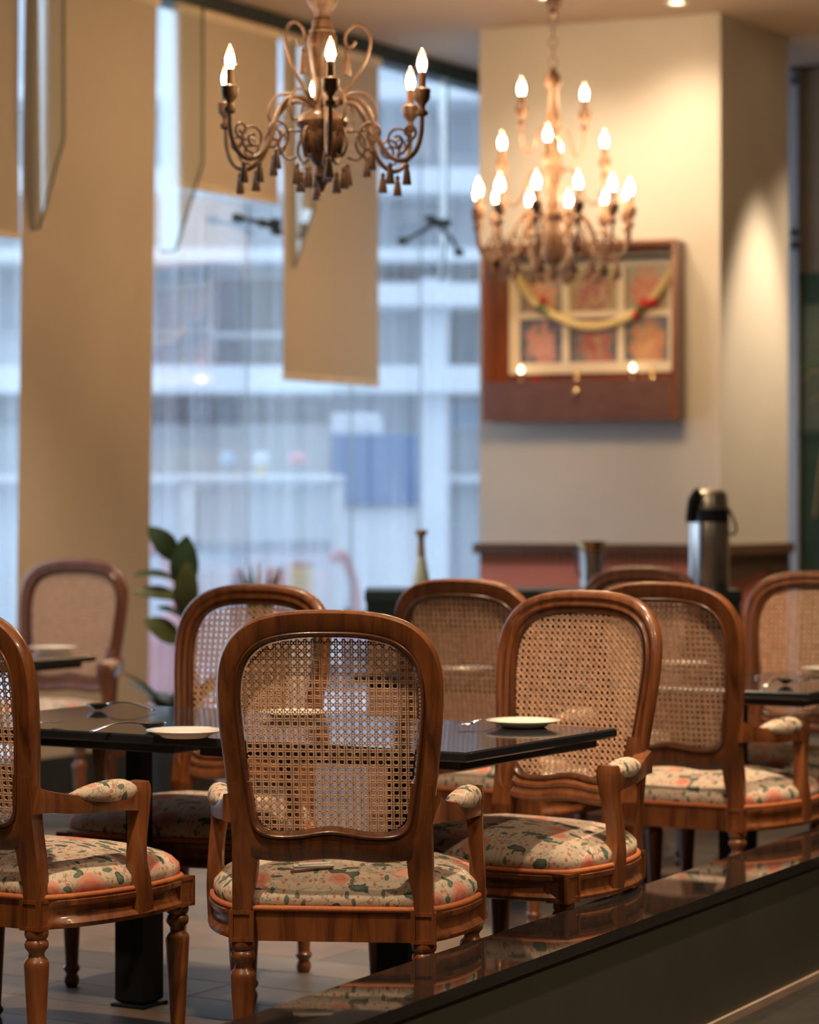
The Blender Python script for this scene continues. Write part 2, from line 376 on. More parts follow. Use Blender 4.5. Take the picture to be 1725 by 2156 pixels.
# far wall: dark beam, door edge with hinges, green painted panel
fw = lambda px, z, d=.0: (lambda p: Vector((p.x, p.y, z)))(room(A1-d, 0) + MM*(((px-CX)/F*room(A1-d, 0).y-room(A1-d, 0).x)/(MM.x-(px-CX)/F*MM.y)))
def farbox(name, px0, px1, z0, z1, d, m, parent=None, **kw):
    p, q = fw(px0, 0, d), fw(px1, 0, d); mb = MB()
    mb.prism([(v.x, v.y) for v in (p, q, q+NN*(d-.001), p+NN*(d-.001))], lambda x, y, t: Vector((x, y, t)), z0, z1)
    return mb.build(name, m, parent, **kw)
yz = lambda py, Y: CZ-(py-HY)/F*Y
struct(farbox('trim_2', 1600, 2300, yz(98, 14.), ZC, .05, 'dkframe'))
dr = struct(farbox('door_1', 1640, 1679, 0, yz(98, 14.)-.002, .05, 'door'))
for py0, py1 in ((130, 148), (156, 172), (478, 494), (504, 522)):
    farbox('hinge', 1665, 1677, yz(py1, 13.9), yz(py0, 13.9), .06, 'hinge', dr)
pan = thing('painted_panel', 'dark green wall panel painted with trailing leaves at the right edge', 'panel', fw(1682, 0, 0))
def farpart(name, px0, px1, py0, py1, d0, d1, m):
    p, q = fw(px0, 0, d1), fw(px1, 0, d1); mb = MB(); off = Vector(pan.location)
    mb.prism([(v.x, v.y) for v in (p, q, q+NN*(d1-d0), p+NN*(d1-d0))], lambda x, y, t: Vector((x, y, t))-off, yz(py1, 13.9), yz(py0, 13.9))
    return mb.build(name, m, pan)
farpart('panel_frame', 1681, 1960, 572, 1690, .002, .02, 'panel')
farpart('panel_field', 1694, 1945, 640, 905, .021, .026, 'panel2'); farpart('panel_field', 1694, 1945, 925, 1150, .021, .026, 'panel')
farpart('panel_rail', 1682, 1958, 905, 922, .021, .032, 'panel')
for pts, m_, r in (([(1692, 772), (1705, 762), (1730, 756), (1780, 770)], 'vine', .006), ([(1694, 800), (1705, 786), (1722, 782), (1760, 800)], 'vine2', .006), ([(1715, 1088), (1720, 1050), (1726, 1000), (1735, 940)], 'vine2', .009), ([(1705, 845), (1716, 838), (1730, 830)], 'vine2', .005)):
    mb = MB(); path = [fw(x, yz(y, 13.9), .03)-Vector(pan.location) for x, y in pts]
    mb.sweep(catmull(path, 4), (r, r*.4), 6, up=NN); mb.build('painted_stem', m_, pan)
# low partition wall with polished ledge in the foreground
lz = .32; ldir = Vector((.468, .884, 0)); lper = Vector((.884, -.468, 0))
l0 = Vector((-.324, 4.54, 0))-ldir*1.6; LL = 6.3
part = thing('low_partition', 'low dark partition wall with polished black ledge in the foreground', 'partition', l0, 0)
def lbox(name, d0, d1, z0, z1, m, bev=0):
    mb = MB(); mb.prism([(d0, z0), (d1, z0), (d1, z1), (d0, z1)], lambda d, z, t: lper*d+ldir*t+Vector((0, 0, z)), 0, LL)
    return mb.build(name, m, part)
lbox('wall_body', .012, .19, 0, lz-.024, 'ledgeface'); lbox('ledge', 0, .202, lz-.024, lz, 'ledgetop')
lbox('skirting', .19, .200, 0, .020, 'skirt')
cp = quadbox('floor_carpet', [l0+lper*.203, l0+lper*3.2, l0+lper*3.2+ldir*LL, l0+lper*.203+ldir*LL], -.003, .002, 'carpet'); struct(cp)

# ================================================================== BLINDS, FINS, FITTINGS
def blind(px0, px1, zb0, zt, label, lean=0., b=.06):
    a0, a1 = a_of(px0, b), a_of(px1, b); c = room((a0+a1)/2, b); W = a1-a0
    t = thing('roller_blind', label, 'blind', (c.x, c.y, 0), 0, 'roller blinds on the window wall')
    mb = MB(); nz = 14; nx = 8; H = zt-zb0
    for lay in (0, 1):
        vs = []
        for j in range(nz+1):
            for i in range(nx+1):
                z = zb0+H*j/nz; x = -W/2+W*i/nx + lean*(1-j/nz)
                y = .004*math.sin(i*1.1+j*.3)*(1-j/nz)
                vs.append(NN*x+MM*(y+(.0015 if lay else 0))+Vector((0, 0, z)))
        mb.add(vs, [(j*(nx+1)+i, j*(nx+1)+i+1, (j+1)*(nx+1)+i+1, (j+1)*(nx+1)+i) for j in range(nz) for i in range(nx)])
    mb.build('blind_cloth', 'blind', t, smooth='all')
    mb = MB(); mb.sweep([NN*(-W/2+lean)+Vector((0, 0, zb0)), NN*(W/2+lean)+Vector((0, 0, zb0))], (.010, .016), 8, sq=.5); mb.build('bottom_bar', 'bar', t)
    mb = MB(); mb.sweep([NN*(-W/2)+Vector((0, 0, zt+.02)), NN*(W/2)+Vector((0, 0, zt+.02))], (.024, .024), 12); mb.build('roller', 'bar', t, smooth=True)
    return t
def zat(px, py, b=.06):
    p = room(a_of(px, b), b); return CZ-(py-HY)/F*p.y
blind(-260, 40, zat(0, 490), ZC-.12, 'tan roller blind at the left edge, drawn partway, short')
blind(53, 331, .06, ZC-.12, 'long tan roller blind hanging almost to the floor behind the far left chair', lean=-.075)
blind(359, 585, zat(480, 405), ZC-.12, 'tan roller blind pulled up highest, behind the nearer chandelier')
blind(596, 797, zat(690, 800), ZC-.12, 'narrow tan roller blind ending mid-window, right of the nearer chandelier')
def fin(px, depth, py_b, py_k, label):
    a = a_of(px); c = room(a, .02); zb = CZ-(py_b-HY)/F*c.y; zk = CZ-(py_k-HY)/F*c.y
    t = thing('glass_fin', label, 'glass fin', (c.x, c.y, zb), 0, 'glass fins stiffening the window wall')
    o = [(0.0, 0), (depth*.36, 0), (depth, zk-zb), (depth, ZC-.086-zb), (0.0, ZC-.086-zb)]
    mb = MB(); mb.prism(o, lambda x, z, q: MM*x+NN*q+Vector((0, 0, z)), -.006, .006); mb.build('fin_pane', 'fin', t)
    mb = MB(); mb.sweep([MM*o[i][0]+Vector((0, 0, o[i][1])) for i in (0, 1, 2, 3)], (.0075, .0035), 6, up=NN); mb.build('fin_edge', 'finedge', t)
fin(45, .205, 483, 300, 'glass fin in front of the long floor-length blind')
fin(330, .235, 530, 350, 'glass fin in the gap right of the long blind')
fin(590, .175, 562, 440, 'glass fin by the left edge of the narrow blind')
fin(918, .05, 592, 470, 'glass fin left of the pillar in the bare window')
def spider(px, py, arms, label):
    c = room(a_of(px, .06), .06); c.z = CZ-(py-HY)/F*c.y
    t = thing('spider_fitting', label, 'glass fitting', c, 0, 'steel spider fittings on the window')
    k = c.y/F; mb = MB(); mb.lathe([(-.02, .018), (.02, .018)], n=12); mb.build('hub', 'dkframe', t, smooth=True)
    for dx, dy in arms:
        e = NN*(dx*k/NN.x)+Vector((0, 0, -dy*k)); s = MB(); s.sweep([e*.1, e*.5+MM*.015, e], [(.013, .013), (.010, .010), (.009, .009)], 8); ao = s.build('arm', 'dkframe', t, smooth=True)
        s = MB(); s.lathe([(-.02, .022), (.02, .022)], n=12); q = s.build('bolt', 'dkframe', ao, loc=e, rot=(PI/2, 0, -ANG), smooth=True)
spider(552, 470, [(-46, -2), (26, -6), (28, 12)], 'steel spider fitting on the glass between the two upper blinds')
spider(920, 468, [(-72, 52), (48, 56), (-14, -4), (20, -2)], 'branched steel spider fitting on the glass left of the pillar')
for px, w in ((520, 'below the highest blind'), (740, 'below the narrow blind'), (886, 'nearest the pillar')):
    c = room(a_of(px, -.03), -.03); mb = MB(); mb.sweep([(0, 0, .1), (0, 0, ZC-.3)], (.006, .006), 6)
    tag(mb.build('steel_cable', 'cable', loc=(c.x, c.y, 0)), 'thin vertical steel cable at the glass, '+w, 'cable', 'cables along the glass')

# ================================================================== CHAIR
def yb(x, z): return -.165*(z-.39)+.22*x*x
OUT = [(0, 1.010), (.06, 1.0085), (.115, 1.001), (.162, .985), (.198, .956), (.221, .915), (.230, .865), (.229, .80), (.222, .72), (.213, .64), (.207, .58), (.203, .54), (.190, .507), (.150, .497), (.09, .493), (.04, .498)]
INN = [(0, .957), (.052, .956), (.098, .950), (.134, .938), (.160, .917), (.176, .888), (.183, .85), (.183, .80), (.176, .72), (.167, .64), (.160, .595), (.150, .570), (.130, .557), (.100, .553), (.06, .556), (.028, .562)]
def full(H, bottom): return H+[(0, bottom)]+[(-x, z) for x, z in reversed(H[1:])]
def outline(H, bottom): return catmull([(x, 0, z) for x, z in full(H, bottom)], 4, True)
LO, LI = outline(OUT, .500), outline(INN, .565)
NO = len(LO)
def ring(profile):       # profile (t outer->inner, depth y), closed
    mb = MB(); vs = []; K = len(profile)
    for i in range(NO):
        for t, y in profile:
            x = LO[i].x*(1-t)+LI[i].x*t; z = LO[i].z*(1-t)+LI[i].z*t; vs.append((x, yb(x, z)+y, z))
    mb.add(vs, [(i*K+j, i*K+(j+1) % K, ((i+1) % NO)*K+(j+1) % K, ((i+1) % NO)*K+j) for i in range(NO) for j in range(K)])
    return mb
FRAME = [(.10, -.018), (.0, -.010), (-.03, .0), (0, .012), (.12, .020), (.30, .021), (.40, .014), (.48, .013), (.56, .019), (.66, .020), (.74, .013), (.80, .010), (.80, -.017), (.72, -.019)]
BEADP = [(.79, -.012), (.80, -.021), (.86, -.025), (.93, -.021), (.97, -.010), (1.03, -.006), (1.04, .004), (.97, .009), (.90, .014), (.84, .012), (.79, .006)]
def cane_mesh():
    poly = [((p.x*.97), .745+(p.z-.745)*.98) for p in LI]; mb = MB(); P = .0157
    def strip(x0, z0, dx, dz, wd, lay, th=.0012):
        hits = []
        n = len(poly)
        for i in range(n):
            (ax, az), (bx, bz) = poly[i], poly[(i+1) % n]; ex, ez = bx-ax, bz-az; den = dx*ez-dz*ex
            if abs(den) < 1e-12: continue
            s = ((ax-x0)*ez-(az-z0)*ex)/den; u = ((ax-x0)*dz-(az-z0)*dx)/den
            if 0 <= u < 1: hits.append(s)
        if len(hits) < 2: return
        s0, s1 = min(hits), max(hits)
        if s1-s0 < .004: return
        k = max(1, int((s1-s0)/.06)); px, pz = -dz*wd/2, dx*wd/2; vs = []
        for i in range(k+1):
            s = s0+(s1-s0)*i/k; x, z = x0+dx*s, z0+dz*s
            for q, yy in ((1, -th/2), (-1, -th/2), (-1, th/2), (1, th/2)):
                vs.append((x+q*px, yb(x, z)+lay+yy, z+q*pz))
        fs = [(i*4+j, i*4+(j+1) % 4, i*4+4+(j+1) % 4, i*4+4+j) for i in range(k) for j in range(4)]
        mb.add(vs, fs)
    r = math.sqrt(.5)
    for i in range(-15, 16):
        for o in (-.15, .15):
            strip((i+o)*P, .745, 0, 1, .0021, -.0018); strip(0, .755+(i+o)*P, 1, 0, .0021, -.0008)
    for i in range(-32, 33):
        strip(0, .755+(i+.5)*P+0*P, r, r, .0023, .0018); strip(0, .755+(i+.5)*P, r, -r, .0022, .0005)
    return mb.mesh('cane_panel', 'cane')
def turned(z0):
    prof = [(0, .014), (.004, .017), (.014, .020), (.024, .019), (.030, .015), (.036, .016), (.042, .021), (.049, .022), (.054, .018), (.058, .0165), (.245, .0265), (.256, .027), (.264, .0245), (.270, .018), (.277, .0165), (.283, .019), (.289, .0245), (.297, .026), (.304, .024), (.308, .020), (.312, .024), (.320, .026), (z0, .024)]
    return prof
SEAT = [(0, -.005), (.10, -.004), (.185, .0), (.222, .035), (.254, .10), (.276, .18), (.286, .26), (.284, .33), (.275, .39), (.257, .43), (.207, .455), (.14, .468), (.07, .474)]
def seat_outline(k=3):
    H = SEAT; pts = [(x, y, 0) for x, y in H]+[(0, .476, 0)]+[(-x, y, 0) for x, y in reversed(H[1:])]
    return catmull(pts, k, True)
SO = seat_outline(); NS = len(SO)
def seat_norm():
    out = []
    for i in range(NS):
        d = SO[(i+1) % NS]-SO[i-1]; d.normalize(); out.append(Vector((d.y, -d.x, 0)))
    if (SO[0]+out[0]*.01-Vector((0, .24, 0))).length < (SO[0]-Vector((0, .24, 0))).length: out = [-n for n in out]
    return out
SN = seat_norm()
def seatring(prof, closed=True):
    mb = MB(); K = len(prof); vs = []
    for i in range(NS):
        fl_ = max(0., min(1., (SO[i].y-.008)/.03))      # the back rail is a plain flat board
        for o, z in prof: vs.append(SO[i]+SN[i]*(o if o < 0 else .004*(1-fl_)+o*fl_)+Vector((0, 0, z)))
    mb.add(vs, [(i*K+j, i*K+(j+1) % K, ((i+1) % NS)*K+(j+1) % K, ((i+1) % NS)*K+j) for i in range(NS) for j in range(K if closed else K-1)])
    return mb
def cushion_mesh():
    mb = MB(); vs = []; c = Vector((0, .235, 0))
    prof = [(-.010, .388, 1.0), (-.004, .396, 1.0), (.002, .410, 1.0), (.000, .424, 1.0), (-.012, .440, .985)]
    rings = []
    for o, z, s in prof: rings.append([c+(SO[i]+SN[i]*o-c)*s+Vector((0, 0, z)) for i in range(NS)])
    for s in (.92, .84, .74, .62, .48, .32, .15):
        z = .441+.042*(1-(s/.985)**2)**.75
        rings.append([c+(SO[i]-SN[i]*.012-c)*s+Vector((0, 0, z)) for i in range(NS)])
    for r in rings: vs += r
    R = len(rings); fs = [(j*NS+i, j*NS+(i+1) % NS, (j+1)*NS+(i+1) % NS, (j+1)*NS+i) for j in range(R-1) for i in range(NS)]
    fs += [tuple((R-1)*NS+i for i in range(NS)), tuple(range(NS-1, -1, -1))]
    return mb.add(vs, fs).mesh('cushion', 'fab', 'all')
def block(mb, x, y, z0, z1, s, face=((0, -1),), rz=0.):
    R = Matrix.Rotation(rz, 3, 'Z'); h = (z1-z0)
    mb.box((x, y, (z0+z1)/2), (s-.006, s-.006, h), R)
    zc = (z0+z1)/2; e = s/2
    for sx, sy in ((0, -1), (0, 1), (-1, 0), (1, 0)):      # raised border around each recessed face
        tdir = Vector((-sy, sx, 0))
        for q in (-1, 1):
            cc = R @ (Vector((sx, sy, 0))*(e-.003)+tdir*q*(e-.004)); mb.box((x+cc.x, y+cc.y, zc), (.008, .008, h), R)
            cc = R @ (Vector((sx, sy, 0))*(e-.003)); mb.box((x+cc.x, y+cc.y, zc+q*(h/2-.004)), ((.006 if sx else s), (.006 if sy else s), .008), R)
CH = {}
def chair_meshes():
    CH['back_frame'] = ring(FRAME).mesh('back_frame', 'wood', 50)
    CH['bead_molding'] = ring(BEADP).mesh('bead_molding', 'bead', 'all')
    CH['cane_panel'] = cane_mesh()
    for s in (-1, 1):
        mb = MB(); path = [(s*.187, .0, .385), (s*.187, -.002, .42), (s*.186, yb(.186, .47)*.9, .47), (s*.185, yb(.185, .53), .53), (s*.186, yb(.186, .60), .60), (s*.190, yb(.19, .66), .66)]
        mb.sweep(catmull([(x-s*k, y, z) for (x, y, z), k in zip(path, (0, .001, .005, .006, .004, .004))], 4), [(v.x, v.y) for v in catmull([(.0205, .020, 0), (.022, .020, 0), (.027, .020, 0), (.028, .020, 0), (.026, .0195, 0), (.022, .019, 0)], 4)], 12, up=(0, -1, 0), sq=.75)
        CH['rear_post', s] = mb.mesh('rear_post', 'wood', 50)
        mb = MB(); block(mb, s*.187, .0, .328, .392, .050); mb.lathe(turned(.330), (s*.187, 0, 0), 20); CH['leg', 'r', s] = mb.mesh('leg', 'wood', 45)
        mb = MB(); block(mb, s*.257, .424, .327, .393, .056); mb.lathe(turned(.330), (s*.257, .424, 0), 20); CH['leg', 'f', s] = mb.mesh('leg', 'wood', 45)
        # arm
        mb = MB(); path = [(s*.204, -.035, .604), (s*.212, .0, .598), (s*.228, .05, .590), (s*.247, .11, .585), (s*.261, .165, .584), (s*.268, .210, .583), (s*.271, .244, .580), (s*.272, .262, .572)]
        sz = [(.020, .030), (.019, .024), (.0185, .0215), (.019, .020), (.020, .020), (.021, .021), (.021, .024), (.016, .016)]
        P2 = catmull(path, 3); S2 = [tuple(v) for v in [Vector((*p, 0)) for p in sz]]
        S3 = catmull([(a, b, 0) for a, b in sz], 3); mb.sweep(P2, [(v.x, v.y) for v in S3], 12, sq=.7)
        CH['armrest', s] = mb.mesh('armrest', 'wood', 50)
        mb = MB(); q = [(s*.229, .055), (s*.240, .080), (s*.252, .122), (s*.262, .165), (s*.268, .204), (s*.270, .228)]
        mb.sweep(catmull([(x, y, .606) for x, y in q], 3), [(v.x, v.y) for v in catmull([(.006, .004, 0), (.019, .014, 0), (.025, .024, 0), (.026, .027, 0), (.025, .024, 0), (.017, .013, 0)], 3)], 14)
        CH['arm_pad', s] = mb.mesh('arm_pad', 'fab', 'all')
        mb = MB(); path = [(s*.272, .250, .622), (s*.272, .250, .600), (s*.275, .246, .548), (s*.279, .236, .50), (s*.281, .232, .45), (s*.281, .236, .41), (s*.279, .244, .365), (s*.278, .246, .340)]
        mb.sweep(catmull(path, 3), [(v.x, v.y) for v in catmull([(.020, .018, 0), (.023, .022, 0), (.018, .020, 0), (.0165, .018, 0), (.017, .020, 0), (.019, .026, 0), (.020, .030, 0), (.020, .030, 0)], 3)], 12, up=(0, 1, 0), sq=.7)
        CH['arm_support', s] = mb.mesh('arm_support', 'wood', 50)
    CH['seat_rail'] = seatring([(-.030, .330), (.004, .328), (.012, .331), (.014, .339), (.008, .346), (.002, .352), (.001, .362), (.005, .372), (.011, .377), (.012, .387), (.004, .392), (-.030, .392)]).mesh('seat_rail', 'wood', 40)
    CH['cushion'] = cushion_mesh()
    mb = MB(); mb.sweep([SO[i]+SN[i]*.004+Vector((0, 0, .395)) for i in range(NS)], (.0065, .0065), 8, closed=True); CH['piping'] = mb.mesh('piping', 'pipe', 'all')
chair_meshes()
def chair(px, top_y, yaw, label, Y=None, rear=True):
    Y = Y or F*.21/(top_y-HY); p = at(px, top_y, Y); ph = math.radians(yaw)
    p = Vector((p.x, p.y, 0))+Vector((-math.sin(ph), math.cos(ph), 0))*.10
    t = thing('armchair', label, 'chair', p, ph, 'cane-back armchairs at the dining tables')
    bf = put('back_frame', CH['back_frame'], t); put('bead_molding', CH['bead_molding'], bf)
    put('cane_panel', CH['cane_panel'], t, kind='stuff', label='woven cane panel in the chair back')
    put('seat_rail', CH['seat_rail'], t); cu = put('cushion', CH['cushion'], t, label='floral printed seat cushion'); put('piping', CH['piping'], cu)
    for s in (-1, 1):
        put('rear_post', CH['rear_post', s], t)
        put('leg', CH['leg', 'r', s], t); put('leg', CH['leg', 'f', s], t)
        ar = put('armrest', CH['armrest', s], t); put('arm_pad', CH['arm_pad', s], ar, label='floral padded arm top')
        put('arm_support', CH['arm_support', s], t)
    return t
front = chair(690, 1285, -5, 'nearest armchair, its cane back centred in the foreground', Y=5.25)
chair(-135, 1290, -29, 'armchair cut off by the left edge of the photo, its back to the camera', Y=5.50)
chair(545, 1237, 155, 'armchair facing the camera directly behind the nearest one, across the front table', Y=7.0)
chair(1234, 1250, 145, 'armchair facing the camera beside the right corner of the front table', Y=6.46)
chair(968, 1219, -29, 'armchair with its back to the camera at the left of the second table')
chair(1390, 1224, -30, 'armchair with its back to the camera, right behind the one at the front table corner', Y=7.16)
chair(1354, 1193, 150, 'farthest armchair, only its top rail showing below the steel flask')
chair(1720, 1203, 155, 'armchair cut off by the right edge of the photo, facing the camera')
chair(163, 1177, 162, 'armchair facing the camera in front of the floor-length blind')

# ================================================================== TABLES
TH = .70
def table(c1, k, label):
    """c1 near right corner, k-th table along the row"""
    u = -MM; L, D = .748, .71
    o = Vector((c1.x, c1.y, 0))+u*(.75*k+L/2+.001)+NN*(D/2)
    t = thing('dining_table', label, 'table', o, -ANG, 'square dining tables pushed together in pairs')
    mb = MB(); c = .018; x, y = L/2, D/2
    mb.box((0, 0, TH-.011), (L, D, .022), bev=.004); tt = mb.build('table_top', 'table', t); tt.data.materials.append(M['chip'])
    for pg in tt.data.polygons: pg.material_index = 0 if pg.normal.z > .9 else 1
    mb = MB(); mb.box((0, 0, TH-.033), (L-.07, D-.07, .022), bev=.003); mb.build('under_top', 'tedge', t)
    mb = MB(); mb.box((0, 0, .36), (.046, .046, .592)); mb.box((0, 0, .19), (.084, .084, .36), bev=.006); mb.build('column', 'post', t, smooth=40)
    mb = MB(); mb.box((0, 0, TH-.049), (.30, .30, .010)); mb.build('mounting_plate', 'post', t)
    mb = MB(); mb.box((0, 0, .004), (.10, .10, .008), bev=.002); mb.build('foot_plate', 'post', t, smooth=30)
c1 = on_z(983, 1585, TH); c2 = on_z(1706, 1459, TH); c3 = on_z(203, 1379, TH); c3 = Vector((c3.x, c3.y, 0))-NN*.71
table(c1, 0, 'glossy black dining table behind the nearest armchair, its corner at the right')
table(c1, 1, 'glossy black dining table at the left of the front pair, with two spoons on it')
table(c2, 0, 'black dining table at the right edge, behind the back-turned armchair')
table(c2, 1, 'black dining table half hidden behind the middle back-turned armchair')
table(c3, 0, 'black dining table at the far left, only its corner showing')
# plates, cutlery
mb = MB(); mb.lathe([(0.0, .050), (.002, .055), (.006, .058), (.013, .080), (.016, .088), (.0175, .088), (.015, .080), (.009, .062), (.0075, .054), (.0065, .0)], n=40, caps=False)
mb.v[-1]; pme = mb.mesh('plate', 'plate', 'all')
def plate(px, py, label):
    p = on_z(px, py+2, TH+.010); o = put('plate', pme, loc=(p.x, p.y, TH+.0002)); tag(o, label, 'plate', 'white plates on the tables')
plate(1102, 1520, 'white plate at the right corner of the front table')
plate(390, 1541, 'white plate left of the nearest armchair')
plate(620, 1502, 'white plate seen through the cane of the nearest armchair')
plate(112, 1364, 'white plate on the far left table')
plate(1745, 1408, 'white plate cut off at the right edge')
plate(1440, 1397, 'white plate seen through the cane of the right back-turned armchair')
plate(985, 1408, 'white plate seen through the cane of the middle back-turned armchair')
def spoon_mesh():
    mb = MB(); vs = []; n = 16
    for k, s in enumerate((1., .8, .55, .25)):
        for i in range(n):
            a = 2*PI*i/n; vs.append((.030*s*math.cos(a), .020*s*math.sin(a)*(1-.15*math.cos(a)), .010-.010*(1-s*s)+.0005))
    mb.add(vs, [(j*n+i, j*n+(i+1) % n, (j+1)*n+(i+1) % n, (j+1)*n+i) for j in range(3) for i in range(n)]+[tuple(3*n+i for i in range(n))])
    o = len(mb.v)
    mb.add([(v[0]*.97, v[1]*.97, v[2]+.0009) for v in vs], [tuple(reversed(q)) for q in [(j*n+i, j*n+(i+1) % n, (j+1)*n+(i+1) % n, (j+1)*n+i) for j in range(3) for i in range(n)]])
    mb.sweep(catmull([(-.028, 0, .011), (-.05, 0, .014), (-.09, 0, .013), (-.14, 0, .003)], 5), [(v.x, v.y) for v in catmull([(.004, .0015, 0), (.003, .0016, 0), (.0045, .0014, 0), (.008, .0012, 0)], 5)], 8)
    return mb.mesh('spoon', 'steel', 'all')
def fork_mesh():
    mb = MB()
    mb.sweep(catmull([(.0, 0, .010), (-.03, 0, .013), (-.09, 0, .012), (-.15, 0, .003)], 5), [(v.x, v.y) for v in catmull([(.010, .0012, 0), (.0035, .0015, 0), (.0045, .0013, 0), (.008, .0012, 0)], 5)], 8)
    mb.box((.008, 0, .0088), (.022, .022, .0016))
    for q in (-1.5, -.5, .5, 1.5): mb.sweep([(.016, q*.006, .0088), (.034, q*.006, .006), (.052, q*.0058, .009)], [(.0018, .001), (.0016, .0009), (.0008, .0006)], 6)
    return mb.mesh('fork', 'steel', True)
sme, fme = spoon_mesh(), fork_mesh()
def cutl(me, name, px, py, rz, label):
    p = on_z(px, py, TH+.006); o = put(name, me, loc=(p.x, p.y, TH+.0012), rot=(0, 0, math.radians(rz)), scale=(1.15, 1.15, 1.5) if name == 'spoon' else None); tag(o, label, name, name+'s on the tables')
cutl(sme, 'spoon', 322, 1533, 35, 'spoon beside the plate left of the nearest armchair')
cutl(sme, 'spoon', 206, 1491, 158, 'spoon lying alone at the far side of the front table')
cutl(fme, 'fork', 992, 1526, 238, 'fork left of the plate at the right corner of the front table')
cutl(fme, 'fork', 88, 1524, 25, 'fork just showing beside the left edge armchair')
cutl(sme, 'spoon', 1655, 1438, 60, 'spoon on the table at the right edge')
cutl(fme, 'fork', 1685, 1421, 20, 'fork on the table at the right edge')
# folded napkin on the front chair's cushion
mb = MB(); mb.box((0, 0, 0), (.085, .016, .007), bev=.002); mb.box((.004, .004, .004), (.07, .014, .004), Matrix.Rotation(.12, 3, 'Z'), bev=.001)
f_ = front; R_ = Matrix.Rotation(f_.rotation_euler.z, 3, 'Z'); pn = Vector(f_.location)+R_ @ Vector((-.050, .068, .472))
tag(mb.build('paper_napkin', 'napkin', loc=pn, rot=(.10, 0, .18)), 'rolled white paper napkin on the nearest floral seat', 'napkin')

# ================================================================== CHANDELIERS
def spiral(c, r0, r1, a0, turns, n=20):
    return [(c[0]+(r0+(r1-r0)*i/n)*math.cos(a0+turns*2*PI*i/n), 0, c[1]+(r0+(r1-r0)*i/n)*math.sin(a0+turns*2*PI*i/n)) for i in range(n+1)]
CUP = [(0, .010), (.004, .016), (.012, .017), (.018, .010), (.026, .008), (.034, .012), (.042, .019), (.048, .022), (.062, .023), (.072, .024), (.076, .020)]
BULB = [(0, .010), (.006, .012), (.018, .0175), (.030, .0185), (.042, .0155), (.054, .009), (.062, .0035), (.066, .0008)]
FIL = [(.006, .002), (.012, .0105), (.024, .0125), (.036, .0105), (.046, .004)]
TAS = [(0, .002), (-.004, .006), (-.010, .008), (-.013, .005), (-.020, .008), (-.055, .0125), (-.058, .012)]
def mlathe(name, prof, m, sc_=1., n=16, sm=40):
    mb = MB(); mb.lathe([(z*sc_, r*sc_) for z, r in prof], n=n); return mb.mesh(name, m, sm)
cupm, candm, bulbm, film, tasm = (mlathe('candle_cup', CUP, 'chand'), mlathe('candle_sleeve', [(0, .0105), (.05, .0105)], 'candle', n=12), mlathe('bulb', BULB, 'bulbg', sm='all'), mlathe('filament', FIL, 'filament', n=8, sm='all'), mlathe('tassel', TAS, 'chand', n=10))
def tier(root, n, a_off, path, tube, R, z_end, s=1., tass=(), curls=(), lamp=True):
    mb = MB(); mb.sweep(catmull(path, 5), tube, 8, up=(0, 1, 0)); am = mb.mesh('arm', 'chand', 'all')
    cm = None
    for k in range(n):
        a = a_off+2*PI*k/n; ca, sa = math.cos(a), math.sin(a); rot = (0, 0, a)
        ar = put('arm', am, root, rot=rot)
        put('candle_cup', cupm, ar, loc=(R, 0, z_end), scale=(s, s, s))
        put('candle_sleeve', candm, ar, loc=(R, 0, z_end+.070*s), scale=(s, s, s))
        b = put('bulb', bulbm, root, loc=(R*ca, R*sa, z_end+.118*s), scale=(s, s, s)); put('filament', film, b)
        for (r, z) in tass: put('tassel', tasm, root, loc=(r*ca, r*sa, z), scale=(s, s, s))
    for cpath, cn, co in curls:
        mb = MB(); mb.sweep(cpath, .0 or (.0038*s, .0038*s), 6, up=(0, 1, 0)); me = mb.mesh('scroll', 'chand', 'all')
        for k in range(cn): put('scroll', me, root, rot=(0, 0, co+2*PI*k/cn))
def chain(root, z0, z1, r=.014):
    mb = MB(); ring_ = [(r*math.cos(2*PI*i/10), 0, 1.5*r*math.sin(2*PI*i/10)) for i in range(10)]
    mb.sweep(ring_, (.0025, .0025), 6, up=(0, 1, 0), closed=True); me = mb.mesh('chain_link', 'chand', 'all')
    n = int((z1-z0)/(2.4*r))
    for k in range(n): put('chain_link', me, root, loc=(0, 0, z0+(k+.5)*(z1-z0)/n), rot=(0, 0, PI/2*(k % 2)))
# nearer chandelier
Y1 = 7.2; s1 = F/Y1; cx1 = (679-CX)/s1; y2 = lambda y: CZ+(HY-y)/s1
ch1 = thing('chandelier', 'nearer carved wooden chandelier with six lit candle bulbs and tassels', 'chandelier', (cx1, Y1, 0), 0, 'carved wooden chandeliers')
body = [(404, 2), (398, 5), (390, 8), (384, 14), (372, 18), (362, 14), (350, 14), (340, 24), (328, 30), (312, 34), (300, 40), (288, 42), (276, 43), (268, 52), (258, 56), (248, 52), (242, 46), (238, 30), (225, 21), (200, 18), (178, 18), (160, 20), (145, 24), (122, 28), (98, 31), (78, 31), (70, 27), (66, 28), (60, 23), (44, 22), (38, 17), (26, 18), (14, 28), (0, 35), (-30, 38), (-60, 30), (-80, 18), (-110, 14)]
mb = MB(); mb.lathe([(y2(y), r/s1) for y, r in body], n=24); mb.build('shaft', 'chand', ch1, smooth=35)
mb = MB(); ribm = MB(); ribm.sweep([(34/s1, 0, y2(330)), (45/s1, 0, y2(285)), (45/s1, 0, y2(275))], (.006, .006), 6); rm = ribm.mesh('carved_rib', 'chand', 'all')
for k in range(10): put('carved_rib', rm, ch1, rot=(0, 0, 2*PI*k/10))
